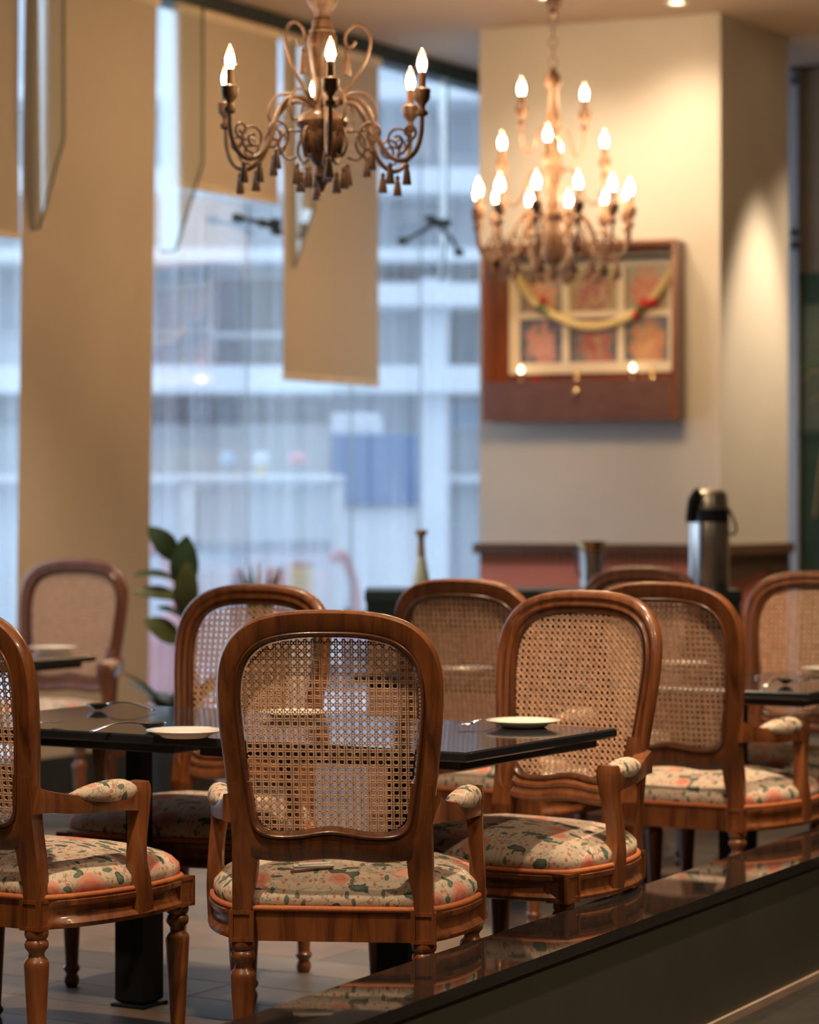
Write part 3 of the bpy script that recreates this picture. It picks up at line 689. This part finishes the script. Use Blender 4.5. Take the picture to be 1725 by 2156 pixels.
chain(ch1, y2(-110), ZC-.05); mb = MB(); mb.lathe([(ZC-.06, .02), (ZC-.05, .05), (ZC-.002, .065)], n=24); mb.build('canopy', 'chand', ch1, smooth=True)
P1 = [(.030, 0, 2.318), (.070, 0, 2.338), (.115, 0, 2.330), (.148, 0, 2.285), (.168, 0, 2.225), (.198, 0, 2.178), (.240, 0, 2.158), (.278, 0, 2.178), (.297, 0, 2.225), (.300, 0, 2.285)]
big = catmull([(.03, 0, 2.315), (.075, 0, 2.37), (.118, 0, 2.43), (.138, 0, 2.485), (.128, 0, 2.525), (.098, 0, 2.54), (.070, 0, 2.522), (.066, 0, 2.493), (.084, 0, 2.480), (.096, 0, 2.495)], 5)
mid = catmull([(.03, 0, 2.325), (.08, 0, 2.355), (.125, 0, 2.350), (.150, 0, 2.31), (.140, 0, 2.27), (.115, 0, 2.272)], 5)
cur1 = spiral((.225, 2.215), .042, .008, -PI/2, 1.6); cur2 = spiral((.150, 2.235), .045, .008, -PI/2, -1.4); cur3 = spiral((.262, 2.235), .024, .006, -PI*.6, 1.3)
low = catmull([(.055, 0, 2.25), (.10, 0, 2.25), (.12, 0, 2.21), (.10, 0, 2.175), (.07, 0, 2.18)], 5)
A1o = math.radians(-84)
tier(ch1, 6, A1o, P1, (.0068, .0068), .300, 2.275, 1., tass=((.205, 2.155), (.255, 2.150), (.150, 2.195)), curls=((cur1, 6, A1o), (cur2, 6, A1o), (cur3, 6, A1o), (mid, 6, A1o+.35), (low, 6, A1o+PI/6)))
mb = MB(); mb.sweep(big, (.0045, .0045), 8, up=(0, 1, 0)); bme = mb.mesh('scroll', 'chand', 'all')
for k in range(3):
    a = math.radians(-15)+2*PI*k/3+ (0)
    put('scroll', bme, ch1, rot=(0, 0, a)); put('tassel', tasm, ch1, loc=(.070*math.cos(a), .070*math.sin(a), 2.475), scale=(1, 1, 1.25))
for k in range(8):
    a = 2*PI*(k+.3)/8; put('tassel', tasm, ch1, loc=(.072*math.cos(a), .072*math.sin(a), 2.165 - .015*(k % 2)), scale=(1.05, 1.05, 1.05))
# farther chandelier, three tiers
Y2 = 10.8; s2 = F/Y2; cx2 = (1165-CX)/s2; z2 = lambda y: CZ+(HY-y)/s2
ch2 = thing('chandelier', 'farther three-tier wooden chandelier glowing in front of the cream pillar', 'chandelier', (cx2, Y2, 0), 0, 'carved wooden chandeliers')
body2 = [(594, 1), (588, 5), (580, 9), (566, 8), (556, 13), (540, 17), (522, 21), (505, 24), (488, 24), (478, 20), (468, 14), (452, 17), (442, 10), (432, 14), (412, 13), (398, 15), (384, 9), (360, 8), (348, 14), (334, 18), (318, 17), (300, 14), (284, 8), (268, 8), (258, 14), (244, 15), (230, 12), (205, 9), (184, 10), (180, 17), (168, 18), (158, 13), (150, 8), (142, 4)]
mb = MB(); mb.lathe([(z2(y), r/s2) for y, r in body2], n=20); mb.build('shaft', 'chand', ch2, smooth=35)
chain(ch2, z2(142), z2(38), .016)
mb = MB(); mb.lathe([(z2(38), .008), (z2(30), .022), (z2(22), .012), (z2(14), .026), (z2(0), .035), (z2(-10), .02)], n=16); mb.build('chain_boss', 'chand', ch2, smooth=True)
chain(ch2, z2(-10), ZC-.05, .016); mb = MB(); mb.lathe([(ZC-.06, .02), (ZC-.05, .05), (ZC-.002, .065)], n=24); mb.build('canopy', 'chand', ch2, smooth=True)
zl = z2(401)-.15*1.08
def mv(P, r, dz, sc_): return [(x*r, 0, (z-2.275)*sc_+dz) for x, _, z in P]
A2o = math.radians(-90+15)
tier(ch2, 12, A2o, mv(P1, .322/.300, zl, 1.08), (.0065, .0065), .322, zl, 1.12, tass=((.215, zl-.13), (.272, zl-.14)), curls=((mv(cur1, 1.07, zl, 1.08), 12, A2o), (mv(low, 1.1, zl, 1.08), 6, A2o)))
for k in range(10):
    a = 2*PI*(k+.3)/10; put('tassel', tasm, ch2, loc=(.085*math.cos(a), .085*math.sin(a), zl-.12-.03*(k % 2)), scale=(1.1, 1.1, 1.1))
sp = lambda L: [(r/s2, 0, z2(y)) for r, y in L]
zt2 = z2(302)-.15; R2 = .212
tier(ch2, 4, math.radians(-99), sp([(8, 372), (26, 358), (44, 362), (56, 385), (66, 415), (84, 432), (100, 420), (107, 395), (108, 378)]), (.0058, .0058), R2, zt2, 1.1)
zt3 = z2(196)-.15
tier(ch2, 2, math.radians(27), sp([(8, 276), (22, 268), (36, 276), (44, 300), (54, 324), (66, 326), (73, 310), (76, 285), (76, 272)]), (.0055, .0055), .150, zt3, 1.1)

# ================================================================== SHRINE CABINET ON THE PILLAR
# local frame on the pillar front face: x along fdir from pl, y = out of the wall (fnorm), z up
FL = (pr-pl).length
def fx(px, d=0.):     # distance along the face (offset d in front of it) seen at column px
    r = (px-CX)/F; p = pl+fnorm*d
    return (r*p.y-p.x)/(fdir.x-r*fdir.y)
def fz(px, py, d=0.): 
    p = pl+fnorm*d+fdir*fx(px, d); return CZ-(py-HY)/F*p.y
DEP = .17
cab = thing('wall_cabinet', 'open red wooden shrine cabinet hung on the cream pillar', 'cabinet', (0, 0, 0))
cx0, cx1 = fx(1016, DEP), fx(1424, DEP); czt, czb = fz(1420, 503, DEP), fz(1250, 886, DEP)
cab.location = pl+fdir*cx0+Vector((0, 0, czb))
CW, CHh = cx1-cx0, czt-czb
def cbx(x0, x1, y0, y1, z0, z1, bev=0):
    mb = MB(); mb.prism([(x0, y0), (x1, y0), (x1, y1), (x0, y1)], lambda x, y, t: fdir*x+fnorm*y+Vector((0, 0, t)), z0, z1); return mb
dz = fz(1250, 800, DEP)-czb
g = .001
cbx(0, CW, g, .012, 0, CHh).build('back_board', 'shrine', cab)
cbx(0, .022, .012, DEP, dz, CHh).build('side_panel', 'shrine', cab); cbx(CW-.022, CW, .012, DEP, 0, CHh).build('side_panel', 'shrine', cab)
cbx(.022, CW-.022, .012, DEP, CHh-.022, CHh).build('top_panel', 'shrine', cab)
cbx(.022, CW-.022, .012, DEP, CHh-.075, CHh-.060).build('lamp_pelmet', 'dkframe', cab)
cbx(.0, CW-.022, .012, DEP-.02, dz-.02, dz).build('shelf', 'shrine', cab)
drw = cbx(0, CW-.023, DEP-.02, DEP, 0, dz-.003).build('drawer_front', 'drawer', cab)
mb = MB(); mb.lathe([(0, .006), (.010, .007), (.014, .015), (.024, .016), (.030, .009)], n=14); kn = mb.build('knob', 'gold', drw, smooth=True)
kn.location = fdir*(fx(1215, DEP)-cx0)+fnorm*(DEP+.0)+Vector((0, 0, fz(1215, 826, DEP)-czb)); kn.rotation_euler = fnorm.to_track_quat('Z', 'Y').to_euler()
# framed set of six pictures inside
D2 = .035
ix0, ix1 = fx(1072, D2)-cx0, fx(1428, D2)-cx0; ix1 = min(ix1, CW-.024); iz0, iz1 = fz(1250, 785, D2)-czb, fz(1400, 541, D2)-czb; iz0 = max(iz0, dz+.002)
fr = thing('picture_frame', 'ivory lattice frame holding six devotional pictures inside the cabinet', 'picture', Vector(cab.location))
cbx(ix0, ix1, .0125, .016, iz0, iz1).build('frame_board', 'lattice', fr)
cols = [fx(p, D2)-cx0 for p in (1072, 1094, 1183, 1198, 1300, 1314, 1408, 1428)]; cols[-1] = ix1
zr = [iz0, fz(1250, 762, D2)-czb, fz(1250, 668, D2)-czb, fz(1250, 655, D2)-czb, fz(1250, 562, D2)-czb, iz1]
for i in (0, 2, 4, 6): cbx(cols[i], cols[i+1], .016, .032, iz0, iz1).build('lattice_bar', 'lattice', fr)
for j in (0, 2, 4):
    for i in (1, 3, 5): 
        cbx(cols[i], cols[i+1], .016, .031, zr[j], zr[j+1]).build('lattice_bar', 'lattice', fr)
def picmat(i, bgc, c1_, c2_):
    m, t, b = mat('picture_print_%d' % i)
    tc = nd(t, 'ShaderNodeTexCoord'); v = nd(t, 'ShaderNodeMapping', {0: tc.outputs['Generated'], 'Location': (-.5, -.5, -.42)}).outputs[0]
    n = nd(t, 'ShaderNodeTexNoise', {'Vector': tc.outputs['Generated'], 'Scale': 5.+.7*i, 'Detail': 4.})
    sp_ = nd(t, 'ShaderNodeSeparateXYZ', {0: v})
    e = mth(t, 'ADD', mth(t, 'POWER', mth(t, 'MULTIPLY', sp_.outputs[0], 2.3), 2.), mth(t, 'POWER', mth(t, 'MULTIPLY', sp_.outputs[2], 1.7), 2.))
    e = mth(t, 'ADD', e, mth(t, 'MULTIPLY', mth(t, 'SUBTRACT', n.outputs[0], .5), 3.4))
    fig = ramp(t, n.outputs[0], [(.35, c1_), (.5, c2_), (.62, (.62, .40, .22)), (.75, c1_)])
    c = mixc(t, ramp(t, e, [(.35, (1, 1, 1)), (1.1, (0, 0, 0))]), bgc, fig)
    t.links.new(c, b.inputs['Base Color']); b.inputs['Roughness'].default_value = .35
    return m
pcs = [((.10, .12, .18), (.55, .20, .18), (.60, .32, .28)), ((.16, .16, .19), (.50, .10, .09), (.45, .22, .16)), ((.12, .14, .16), (.55, .22, .10), (.60, .30, .14)),
       ((.22, .21, .18), (.60, .25, .12), (.65, .40, .26)), ((.40, .33, .16), (.42, .10, .10), (.34, .17, .12)), ((.33, .30, .22), (.60, .34, .12), (.48, .08, .07))]
for j in (0, 1):
    for i in range(3):
        k = j*3+i; cbx(cols[2*i+1], cols[2*i+2], .0162, .020, zr[2*j+1], zr[2*j+2]).build('picture', picmat(k, *pcs[k]), fr)
# garland
D3 = .055
gp = [(1074, 545), (1092, 588), (1118, 628), (1150, 655), (1200, 680), (1250, 688), (1300, 678), (1346, 654), (1384, 618), (1408, 580), (1424, 548)]
gpath = catmull([pl+fdir*fx(x, D3)+fnorm*D3+Vector((0, 0, fz(x, y, D3)))-Vector(cab.location) for x, y in gp], 6)
gl = thing('flower_garland', 'yellow flower garland draped across the pictures in the cabinet', 'garland', Vector(cab.location))
mb = MB(); random.seed(3); mb.sweep(gpath, [(.019+.005*random.random(), .019+.005*random.random()) for _ in gpath], 8, up=fnorm); mb.build('garland_rope', 'garland', gl, smooth='all')
def blob(name, px, py, r, m, d=D3):
    p = pl+fdir*fx(px, d)+fnorm*(d+.012)+Vector((0, 0, fz(px, py, d)))-Vector(cab.location); mb = MB(); n = 14; vs = []; R = 8
    mb.lathe([(r*math.sin(PI*(i/8-.5)), max(.0008, r*math.cos(PI*(i/8-.5))*(1+.22*random.uniform(-1, 1)))) for i in range(9)], p, n); mb.build(name, m, gl, smooth=True)
for px, py, r, m_ in ((1140, 648, .024, 'green'), (1152, 656, .016, 'green'), (1146, 632, .020, 'redflower'), (1350, 652, .024, 'green'), (1340, 662, .020, 'redflower'), (1358, 640, .026, 'redflower'), (1376, 636, .022, 'redflower')): blob('flower_cluster', px, py, r, m_)
# little lamps and bells on the shrine shelf
for px, w_ in ((1097, 'left'), (1333, 'right')):
    D4 = .10; p = pl+fdir*fx(px, D4)+fnorm*D4; p.z = dz+czb+.0005
    o = thing('oil_lamp', 'tiny lit lamp on the shrine shelf, the %s one' % w_, 'lamp', p, 0, 'lamps on the shrine shelf')
    mb = MB(); mb.lathe([(0, .018), (.004, .018), (.010, .006), (.03, .006), (.036, .016), (.042, .018)], n=14); mb.build('lamp_base', 'gold', o, smooth=True)
    mb = MB(); mb.lathe([(.042, .003), (.048, .011), (.058, .013), (.070, .007), (.080, .001)], n=12); mb.build('flame', emit('lamp_flame', (1., .75, .45), 5.), o, smooth='all')
for px, w_ in ((1215, 'above the drawer knob'), (1375, 'at the right end')):
    D4 = DEP-.012; p = pl+fdir*fx(px, D4)+fnorm*D4; p.z = dz+czb+.0005
    mb = MB(); mb.lathe([(0, .016), (.006, .016), (.012, .010), (.03, .008), (.045, .004), (.06, .004), (.064, .001)], n=14)
    tag(mb.build('hand_bell', 'gold', loc=p, smooth=True), 'small brass bell on the shrine shelf '+w_, 'bell', 'bells on the shrine shelf')
D4 = .11; p = pl+fdir*fx(1128, D4)+fnorm*D4; p.z = dz+czb+.0005
mb = MB(); mb.lathe([(0, .012), (.012, .02), (.024, .022), (.024, .018), (.014, .012)], n=14); tag(mb.build('offering_bowl', 'redflower', loc=p, smooth=True), 'small red offering bowl on the shrine shelf', 'bowl')

# ================================================================== SERVICE COUNTER AND THINGS ON IT
CY = 9.75; q0, q1 = at(768, 1243, CY), at(1563, 1243, CY); cz = q0.z
cnt = thing('service_counter', 'dark-topped service counter standing behind the armchairs', 'counter', ((q0.x+q1.x)/2, CY, 0))
W_ = q1.x-q0.x
mb = MB(); mb.box((0, .22, cz-.022), (W_, .46, .044), bev=.004); mb.build('worktop', 'counter', cnt)
mb = MB(); mb.box((0, .22, cz-.044-.05), (W_-.01, .44, .10)); mb.build('drawer_band', 'counter', cnt)
k = 4
for i in range(k):
    mb = MB(); w2 = (W_-.03)/k; mb.box((-W_/2+.015+(i+.5)*w2, .012, (cz-.144)/2+.03), (w2-.006, .018, cz-.144-.07), bev=.004); d_ = mb.build('door', 'mauve', cnt)
mb = MB(); mb.box((0, .23, (cz-.144)/2), (W_-.02, .41, cz-.144)); mb.build('cabinet_body', 'mauve', cnt)
def lat(name, prof, m, parent, **kw):
    mb = MB(); mb.lathe(prof, n=28); return mb.build(name, m, parent, smooth=35, **kw)
p = at(1494, 1245, CY+.12); fl = thing('airpot_flask', 'tall brushed steel airpot flask with black pump lid on the counter', 'flask', (p.x, p.y, cz+.0005))
k_ = (CY+.12)/F; fr_ = 43*k_
lat('steel_body', [(0, fr_*.97), (.006, fr_), (140*k_, fr_*.98), (142*k_, fr_*.97)], 'brushed', fl)
lat('black_collar', [(141*k_, fr_*.975), (168*k_, fr_*.96), (170*k_, fr_*.9)], 'black', fl)
hd = lat('pump_lid', [(169*k_, fr_*.93), (190*k_, fr_*.90), (203*k_, fr_*.82), (209*k_, fr_*.62), (211*k_, fr_*.3), (211.5*k_, .002)], 'brushed', fl)
mb = MB(); mb.sweep(catmull([(-fr_*.55, -fr_*.6, 205*k_), (-fr_*.85, -fr_*.75, 190*k_), (-fr_*.95, -fr_*.62, 165*k_), (-fr_*.98, -fr_*.5, 142*k_)], 4), (.02, .014), 8, up=(0, 1, 0)); mb.build('spout', 'black', fl, smooth=True)
mb = MB(); mb.sweep(catmull([(fr_*.9, 0, 172*k_), (fr_*1.15, -.005, 150*k_), (fr_*1.3, -.01, 128*k_), (fr_*1.2, -.01, 116*k_), (fr_*1.0, -.005, 118*k_)], 5), (.005, .009), 8, up=(0, 1, 0)); mb.build('handle', 'black', fl, smooth=True)
p = at(1246, 1243, CY+.15); k_ = p.y/F; jg = thing('water_jug', 'shiny steel water jug with brass rim on the counter', 'jug', (p.x, p.y, cz+.0005))
lat('jug_body', [(0, 22*k_), (.004, 24*k_), (50*k_, 24*k_), (78*k_, 27*k_), (80*k_, 25*k_), (70*k_, 23*k_), (6*k_, 21*k_)], 'brushed', jg)
lat('rim', [(80*k_, 27*k_), (96*k_, 29*k_), (101*k_, 30*k_), (101*k_, 28*k_), (82*k_, 25*k_)], 'gold', jg)
mb = MB(); mb.sweep(catmull([(-26*k_, 0, 90*k_), (-34*k_, 0, 80*k_), (-32*k_, 0, 40*k_), (-23*k_, 0, 25*k_)], 4), (.004, .007), 8, up=(0, 1, 0)); mb.build('handle', 'black', jg, smooth=True)
p = at(887, 1243, CY+.15); k_ = p.y/F; bt = thing('glass_bottle', 'pale green tapered bottle with bronze neck by the window', 'bottle', (p.x, p.y, cz+.0005))
lat('bottle_body', [(0, 18*k_), (.004, 19*k_), (20*k_, 18*k_), (45*k_, 13*k_), (70*k_, 8.5*k_)], 'bottle', bt)
lat('neck', [(69*k_, 9*k_), (95*k_, 7*k_), (112*k_, 7.5*k_), (115*k_, 13*k_), (124*k_, 14*k_), (125*k_, 10*k_)], 'neck', bt)

# ================================================================== PLANTS BY THE WINDOW
def leaf(name, p0, p1, wdt, nrm, m, parent, fold=.25):
    p0, p1 = Vector(p0), Vector(p1); d = p1-p0; L = d.length; d.normalize(); nrm = Vector(nrm); side = d.cross(nrm).normalized(); up = side.cross(d)
    vs = []; n = 10; mb = MB()
    for lay in (0, .0012):
        for i in range(n+1):
            t = i/n; hw = wdt*math.sin(PI*min(1, t*.96+.02))**.7*(1-.12*t); bend = up*(.10*L*math.sin(PI*t))
            for q in (-1, 0, 1): vs.append(p0+d*(L*t)+bend+side*(q*hw)+up*(abs(q)*hw*fold+lay))
    for o in (0, (n+1)*3): mb.add([], [])
    fs = []
    for o in (0, (n+1)*3):
        for i in range(n):
            for q in (0, 1): fs.append((o+i*3+q, o+i*3+q+1, o+i*3+q+4, o+i*3+q+3))
    mb.add(vs, fs); return mb.build(name, m, parent, smooth='all')
PY = 10.45
base = at(378, 1480, PY); rp = thing('rubber_plant', 'dark-leaved rubber plant in a black planter beside the floor-length blind', 'plant', (base.x, PY, 0))
O = Vector((base.x, PY, 0)); P_ = lambda x, y, dy=0.: at(x, y, PY+dy)-O
lat('planter', [(0, .13), (.02, .14), (.34, .17), (.36, .175), (.36, .15), (.32, .14)], 'pot', rp)
mb = MB(); mb.sweep(catmull([(0, 0, .3), (.01, 0, .55), P_(380, 1340), P_(388, 1240), P_(385, 1180)], 4), (.008, .008), 8); mb.build('stem', 'stem', rp, smooth='all')
for a, b_, w_, m_, nr in (((372, 1180), (312, 1110), .040, 'leaf', (.3, -1, .3)), ((386, 1245), (393, 1128), .048, 'leaf', (0, -1, .1)), ((388, 1300), (395, 1182), .042, 'leaf2', (.1, -1, 0)), ((375, 1222), (282, 1211), .024, 'leaf', (0, -.6, 1)), ((385, 1262), (280, 1250), .030, 'leaf2', (0, -.8, .8)), ((378, 1352), (304, 1306), .040, 'leaf2', (.2, -1, .5)), ((385, 1300), (330, 1280), .02, 'leaf', (0, -.7, 1))):
    leaf('leaf', P_(*a), P_(*b_, -.05), w_*1.3, nr, m_, rp, fold=.12)
for i in range(9):
    a = 2*PI*i/9; leaf('leaf', (.05*math.cos(a), .05*math.sin(a), .36), (.24*math.cos(a), .24*math.sin(a), .46+.05*(i % 3)), .045, (0, 0, 1), ('leaf', 'leaf2')[i % 2], rp)
b2 = at(548, 1300, 11.3); sp2 = thing('spiky_plant', 'small spiky plant with a yellow bract in front of the window', 'plant', (b2.x, 11.3, 0)); O = Vector((b2.x, 11.3, 0))
lat('planter', [(0, .10), (.02, .11), (.60, .13), (.62, .14), (.62, .12), (.58, .11)], 'pot', sp2)
for x, y, m_ in ((505, 1195, 'leaf2'), (528, 1188, 'leaf'), (545, 1182, 'vine2'), (568, 1200, 'leaf'), (592, 1192, 'leaf2'), (520, 1210, 'leaf'), (580, 1208, 'leaf')):
    leaf('leaf', Vector((0, 0, .6)), at(x, y, 11.3)-O, .014, (0, -1, .3), m_, sp2)

# ================================================================== OUTSIDE
xm = lambda n, c, r=.8: simple(n, c, r, var=.06, nscale=1.5)
E = {'white': xm('ext_white', (.66, .70, .74)), 'pale': xm('ext_pale', (.50, .55, .60)), 'grey': xm('ext_grey', (.27, .31, .36)), 'dark': simple('ext_window', (.085, .10, .13), .3, var=.1, nscale=1.),
     'mid': xm('ext_midgrey', (.11, .125, .15)), 'beige': xm('ext_beige', (.40, .40, .40)), 'blue': xm('ext_blue', (.085, .18, .34)), 'pink': xm('ext_pink', (.62, .30, .33)), 'ground': xm('ext_paving', (.50, .54, .60)), 'ltblue': xm('ext_ltblue', (.34, .48, .64)), 'yellow': xm('ext_yellow', (.60, .50, .25)), 'redx': xm('ext_red', (.55, .22, .2)), 'greenx': xm('ext_green', (.22, .30, .2))}
mb = MB(); gq = [Vector((-40, -20, 0)), room(A0, -.12), room(A1+.12, -.12), room(A1+.12, 30), Vector((60, 90, 0)), Vector((-60, 90, 0))]
mb.prism([(p.x, p.y) for p in gq], lambda x, y, t: Vector((x, y, t)), -.30, -.13); struct(mb.build('ground', E['ground']))
BY = 24.0; KB = BY/F
bld = thing('apartment_building', 'pale concrete apartment building across the street, blurred through the glass', 'building', (0, BY, -.13))
def bpart(name, x0, x1, y0, y1, dep, m, parent=None, front=0.):
    mb = MB(); a, b = at(x0, y1, BY), at(x1, y0, BY)
    mb.box(((a.x+b.x)/2, dep/2-front, (a.z+b.z)/2+.13), (b.x-a.x, dep, b.z-a.z)); return mb.build(name, E[m], parent or bld)
bpart('wall', -1600, 1500, -900, 1375, 1.0, 'pale')
for x0, x1, y0, y1, m in ((455, 603, 588, 700, 'mid'), (455, 603, 712, 785, 'mid'), (840, 905, 470, 560, 'grey'), (800, 880, 560, 610, 'mid'), (945, 1008, 665, 790, 'grey'), (935, 1000, 250, 330, 'grey'), (820, 900, 330, 440, 'grey'), (325, 440, 600, 760, 'grey'), (0, 48, 560, 700, 'grey'), (620, 780, 600, 760, 'mid'), (950, 1010, 850, 900, 'ltblue')):
    wn = bpart('window', x0-6, x1+6, y0-6, y1+6, .1, 'white', front=.08); bpart('pane', x0, x1, y0, y1, .05, m, wn, front=.10)
for y0, y1, x0, x1, fr_ in ((782, 835, -300, 1200, 1.0), (540, 566, -300, 1200, .8), (615, 660, 780, 1300, 1.0), (380, 430, -300, 1300, .9), (205, 240, -300, 1300, .9), (1000, 1016, -300, 1300, .4)):
    bpart('floor_slab', x0, x1, y0, y1, fr_, 'white', front=fr_)
for x0, x1, m in ((310, 395, 'mid'), (400, 455, 'grey'), (460, 585, 'mid'), (592, 690, 'mid'), (-100, 290, 'grey')):
    wn = bpart('shopfront', x0, x1, 842, 892, .1, m, front=.12)
bpart('shop_wall', 315, 700, 894, 1000, .2, 'beige', front=.2)
bpart('column', 886, 942, 600, 1375, .7, 'white', front=.7); bpart('column', 1150, 1200, 300, 1375, .7, 'white', front=.7)
bpart('column', 312, 326, 420, 830, .3, 'white', front=.5)
for i in range(26):
    x = 330+i*10.5; bpart('railing_bar', x, x+3, 440, 540, .03, 'white', front=.78)
bpart('rail', 320, 610, 434, 441, .04, 'white', front=.78)
# street things
def ext(name, label, cat, px, py_base, Y, group=None):
    p = at(px, 1065, Y); return thing(name, label, cat, (p.x, Y, -.13), 0, group)
def epart(t, name, x0, x1, y0, y1, dep, m, dy=0.):
    Y = t.location.y; a, b = at(x0, y1, Y), at(x1, y0, Y); mb = MB()
    mb.box(((a.x+b.x)/2-t.location.x, dep/2+dy, (a.z+b.z)/2+.13), (b.x-a.x, dep, b.z-a.z), bev=.01); return mb.build(name, E[m] if m in E else M[m], t)
v = ext('delivery_van', 'blue box van parked outside behind the glass', 'van', 792, 1100, 19.)
epart(v, 'box_body', 700, 886, 914, 1062, 2.2, 'blue'); epart(v, 'roof_load', 698, 800, 868, 913, 1.6, 'white', .2); epart(v, 'chassis', 706, 880, 1063, 1400, 2.0, 'white', .1)
for x in (730, 850):
    k_ = 19./F; mb = MB(); mb.lathe([(-.1, .30), (.1, .30)], n=20); o = mb.build('wheel', 'black', v, loc=((x-792)*k_, .15, .30), rot=(PI/2, 0, 0), smooth=True)
tb = ext('terrace_wall', 'white terrace parapet with posts outside the window', 'parapet', 545, 1300, 16.5)
epart(tb, 'coping', 372, 724, 1000, 1014, .5, 'white'); epart(tb, 'post', 380, 408, 1014, 1400, .3, 'white', .05); epart(tb, 'post', 700, 722, 1014, 1400, .3, 'white', .05)
epart(tb, 'infill', 409, 699, 1030, 1165, .1, 'pale', .15); epart(tb, 'infill', 409, 699, 1200, 1400, .1, 'white', .15)
for px, m, w_ in ((481, 'ltblue', 'blue'), (551, 'white', 'white'), (628, 'pink', 'pink')):
    Y = 16.7; k_ = Y/F; p = at(px, 1000, Y); o = thing('flower_pot', 'pot of %s flowers on the white parapet outside' % w_, 'flower pot', (p.x, Y, p.z+.0005), 0, 'flower pots on the parapet')
    mb = MB(); mb.lathe([(0, 9*k_), (20*k_, 13*k_), (21*k_, 11*k_)], n=14); mb.build('pot', E['yellow' if m == 'white' else 'grey'], o, smooth=True)
    mb = MB(); random.seed(px); mb.lathe([((32+17*math.sin(PI*(i/8-.5)))*k_, max(.002, 17*k_*math.cos(PI*(i/8-.5))*(1+.15*random.uniform(-1, 1)))) for i in range(9)], n=12); mb.build('blooms', E[m], o, smooth='all')
mb = MB()
for px, y0, m, lab, Y in ((735, 1165, 'pink', 'pink garden ornament standing outside left of the bottle', 15.6), (350, 1150, 'pink', 'pink garden ornament outside behind the rubber plant', 15.2)):
    o = ext('garden_ornament', lab, 'ornament', px, 1300, Y, 'pink ornaments outside'); k_ = Y/F; zt = at(px, y0, Y).z+.13
    mb = MB(); mb.sweep(catmull([(0, 0, zt*.55), (.05, 0, zt*.7), (.03, 0, zt*.85), (-.02, 0, zt*.97), (-.06, 0, zt), (-.09, 0, zt*.95)], 4), (.03, .03), 8, up=(0, 1, 0)); mb.build('neck', E[m], o, smooth='all')
    mb = MB(); mb.sweep(catmull([(-.10, 0, zt*.58), (.0, 0, zt*.55), (.12, 0, zt*.57), (.24, 0, zt*.62)], 4), [(v_.x, v_.y) for v_ in catmull([(.03, .03, 0), (.10, .09, 0), (.09, .08, 0), (.01, .01, 0)], 4)], 12); mb.build('body', E[m], o, smooth='all')
    for dx in (-.03, .05):
        mb = MB(); mb.sweep([(dx, 0, zt*.52), (dx, 0, 0)], (.012, .012), 8); mb.build('leg', E[m], o, smooth='all')
for px0, px1, y0, y1, m, lab in ((490, 520, 1195, 1235, 'grey', 'grey planter box standing outside, leftmost of its row'), (560, 600, 1190, 1235, 'redx', 'reddish planter box outside in the middle of its row'), (610, 655, 1180, 1235, 'yellow', 'ochre planter box outside, rightmost of its row'), (290, 372, 1300, 1440, 'redx', 'reddish planter box outside behind the rubber plant')):
    Y = 15.4; o = ext('planter_box', lab, 'planter', (px0+px1)/2, 1300, Y, 'planter boxes outside')
    epart(o, 'box', px0, px1, y0+18, 1545, .3, m); 
    for q in range(4):
        k_ = Y/F; mb = MB(); r = (px1-px0)*k_*.2; zc_ = at(0, y0+12, Y).z+.13; mb.lathe([(r*math.sin(PI*(i/6-.5)), max(.001, r*math.cos(PI*(i/6-.5)))) for i in range(7)], (((q-1.5)*.25)*(px1-px0)*k_, .15, zc_), 10); mb.build('foliage', E['greenx' if q % 2 else 'pink'], o, smooth='all')

# ================================================================== CEILING DOWNLIGHTS
def downlight(loc, target, power, angle, label, blend=.6, size=.05, col=WARM):
    t = thing('ceiling_downlight', label, 'ceiling light', (loc[0], loc[1], ZC), 0, 'recessed ceiling downlights')
    mb = MB(); mb.lathe([(-.012, .040), (-.012, .055), (-.001, .060), (-.001, .040)], n=24, caps=False); mb.build('trim_ring', 'lamptrim', t, smooth=True)
    mb = MB(); mb.lathe([(-.004, .039), (-.001, .039)], n=24); mb.build('lens', 'lamp', t)
    lampspot('downlight_beam', (loc[0], loc[1], ZC-.03), target, power, angle, blend, size, col)
downlight((-.85, 4.2), (-.5, 5.3, .4), 210, 62, 'recessed downlight above the nearest armchair')
downlight((1.0, 5.2), (.75, 6.2, .4), 130, 62, 'recessed downlight above the low partition')
downlight((1.15, 6.5), (1.0, 7.3, .5), 210, 66, 'recessed downlight over the second table')
downlight((-.5, 7.6), (-.5, 7.9, 0), 150, 70, 'recessed downlight over the aisle by the front table')
downlight((-1.0, 9.2), (-1.1, 9.8, .3), 140, 70, 'recessed downlight over the far left table')
downlight((2.6, 3.4), (1.3, 5.6, 0), 150, 80, 'added fill downlight over the carpet, brightening the partition face')  # extra lamp added to brighten the front face of the partition
downlight((-1.5, 2.2), (-.5, 5.2, .9), 55, 55, 'added fill downlight on the camera side, brightening the chair backs')  # unseen fill lamp added near the camera, aimed forward at the chairs
for px_, d_, pw_, w_ in ((1425, .36, 26, 'right'), (1150, .70, 40, 'left')):
    q_ = pl+fdir*fx(px_, d_)+fnorm*d_
    downlight((q_.x, q_.y), (q_.x-fnorm.x*(d_-.1), q_.y-fnorm.y*(d_-.1), .6), pw_, 125, 'recessed downlight washing the cream pillar front, the %s one' % w_, blend=1., size=.12)
downlight((2.08, 12.62), (1.72, 12.80, .0), 150, 44, 'recessed downlight beside the pillar', blend=.7)
fwp = room(A1-.8, 2.5); downlight((fwp.x, fwp.y), (fwp.x, fwp.y+.3, 0), 60, 90, 'added fill downlight brightening the far wall and green panel', blend=.9)  # extra lamp added to light the otherwise dark far wall
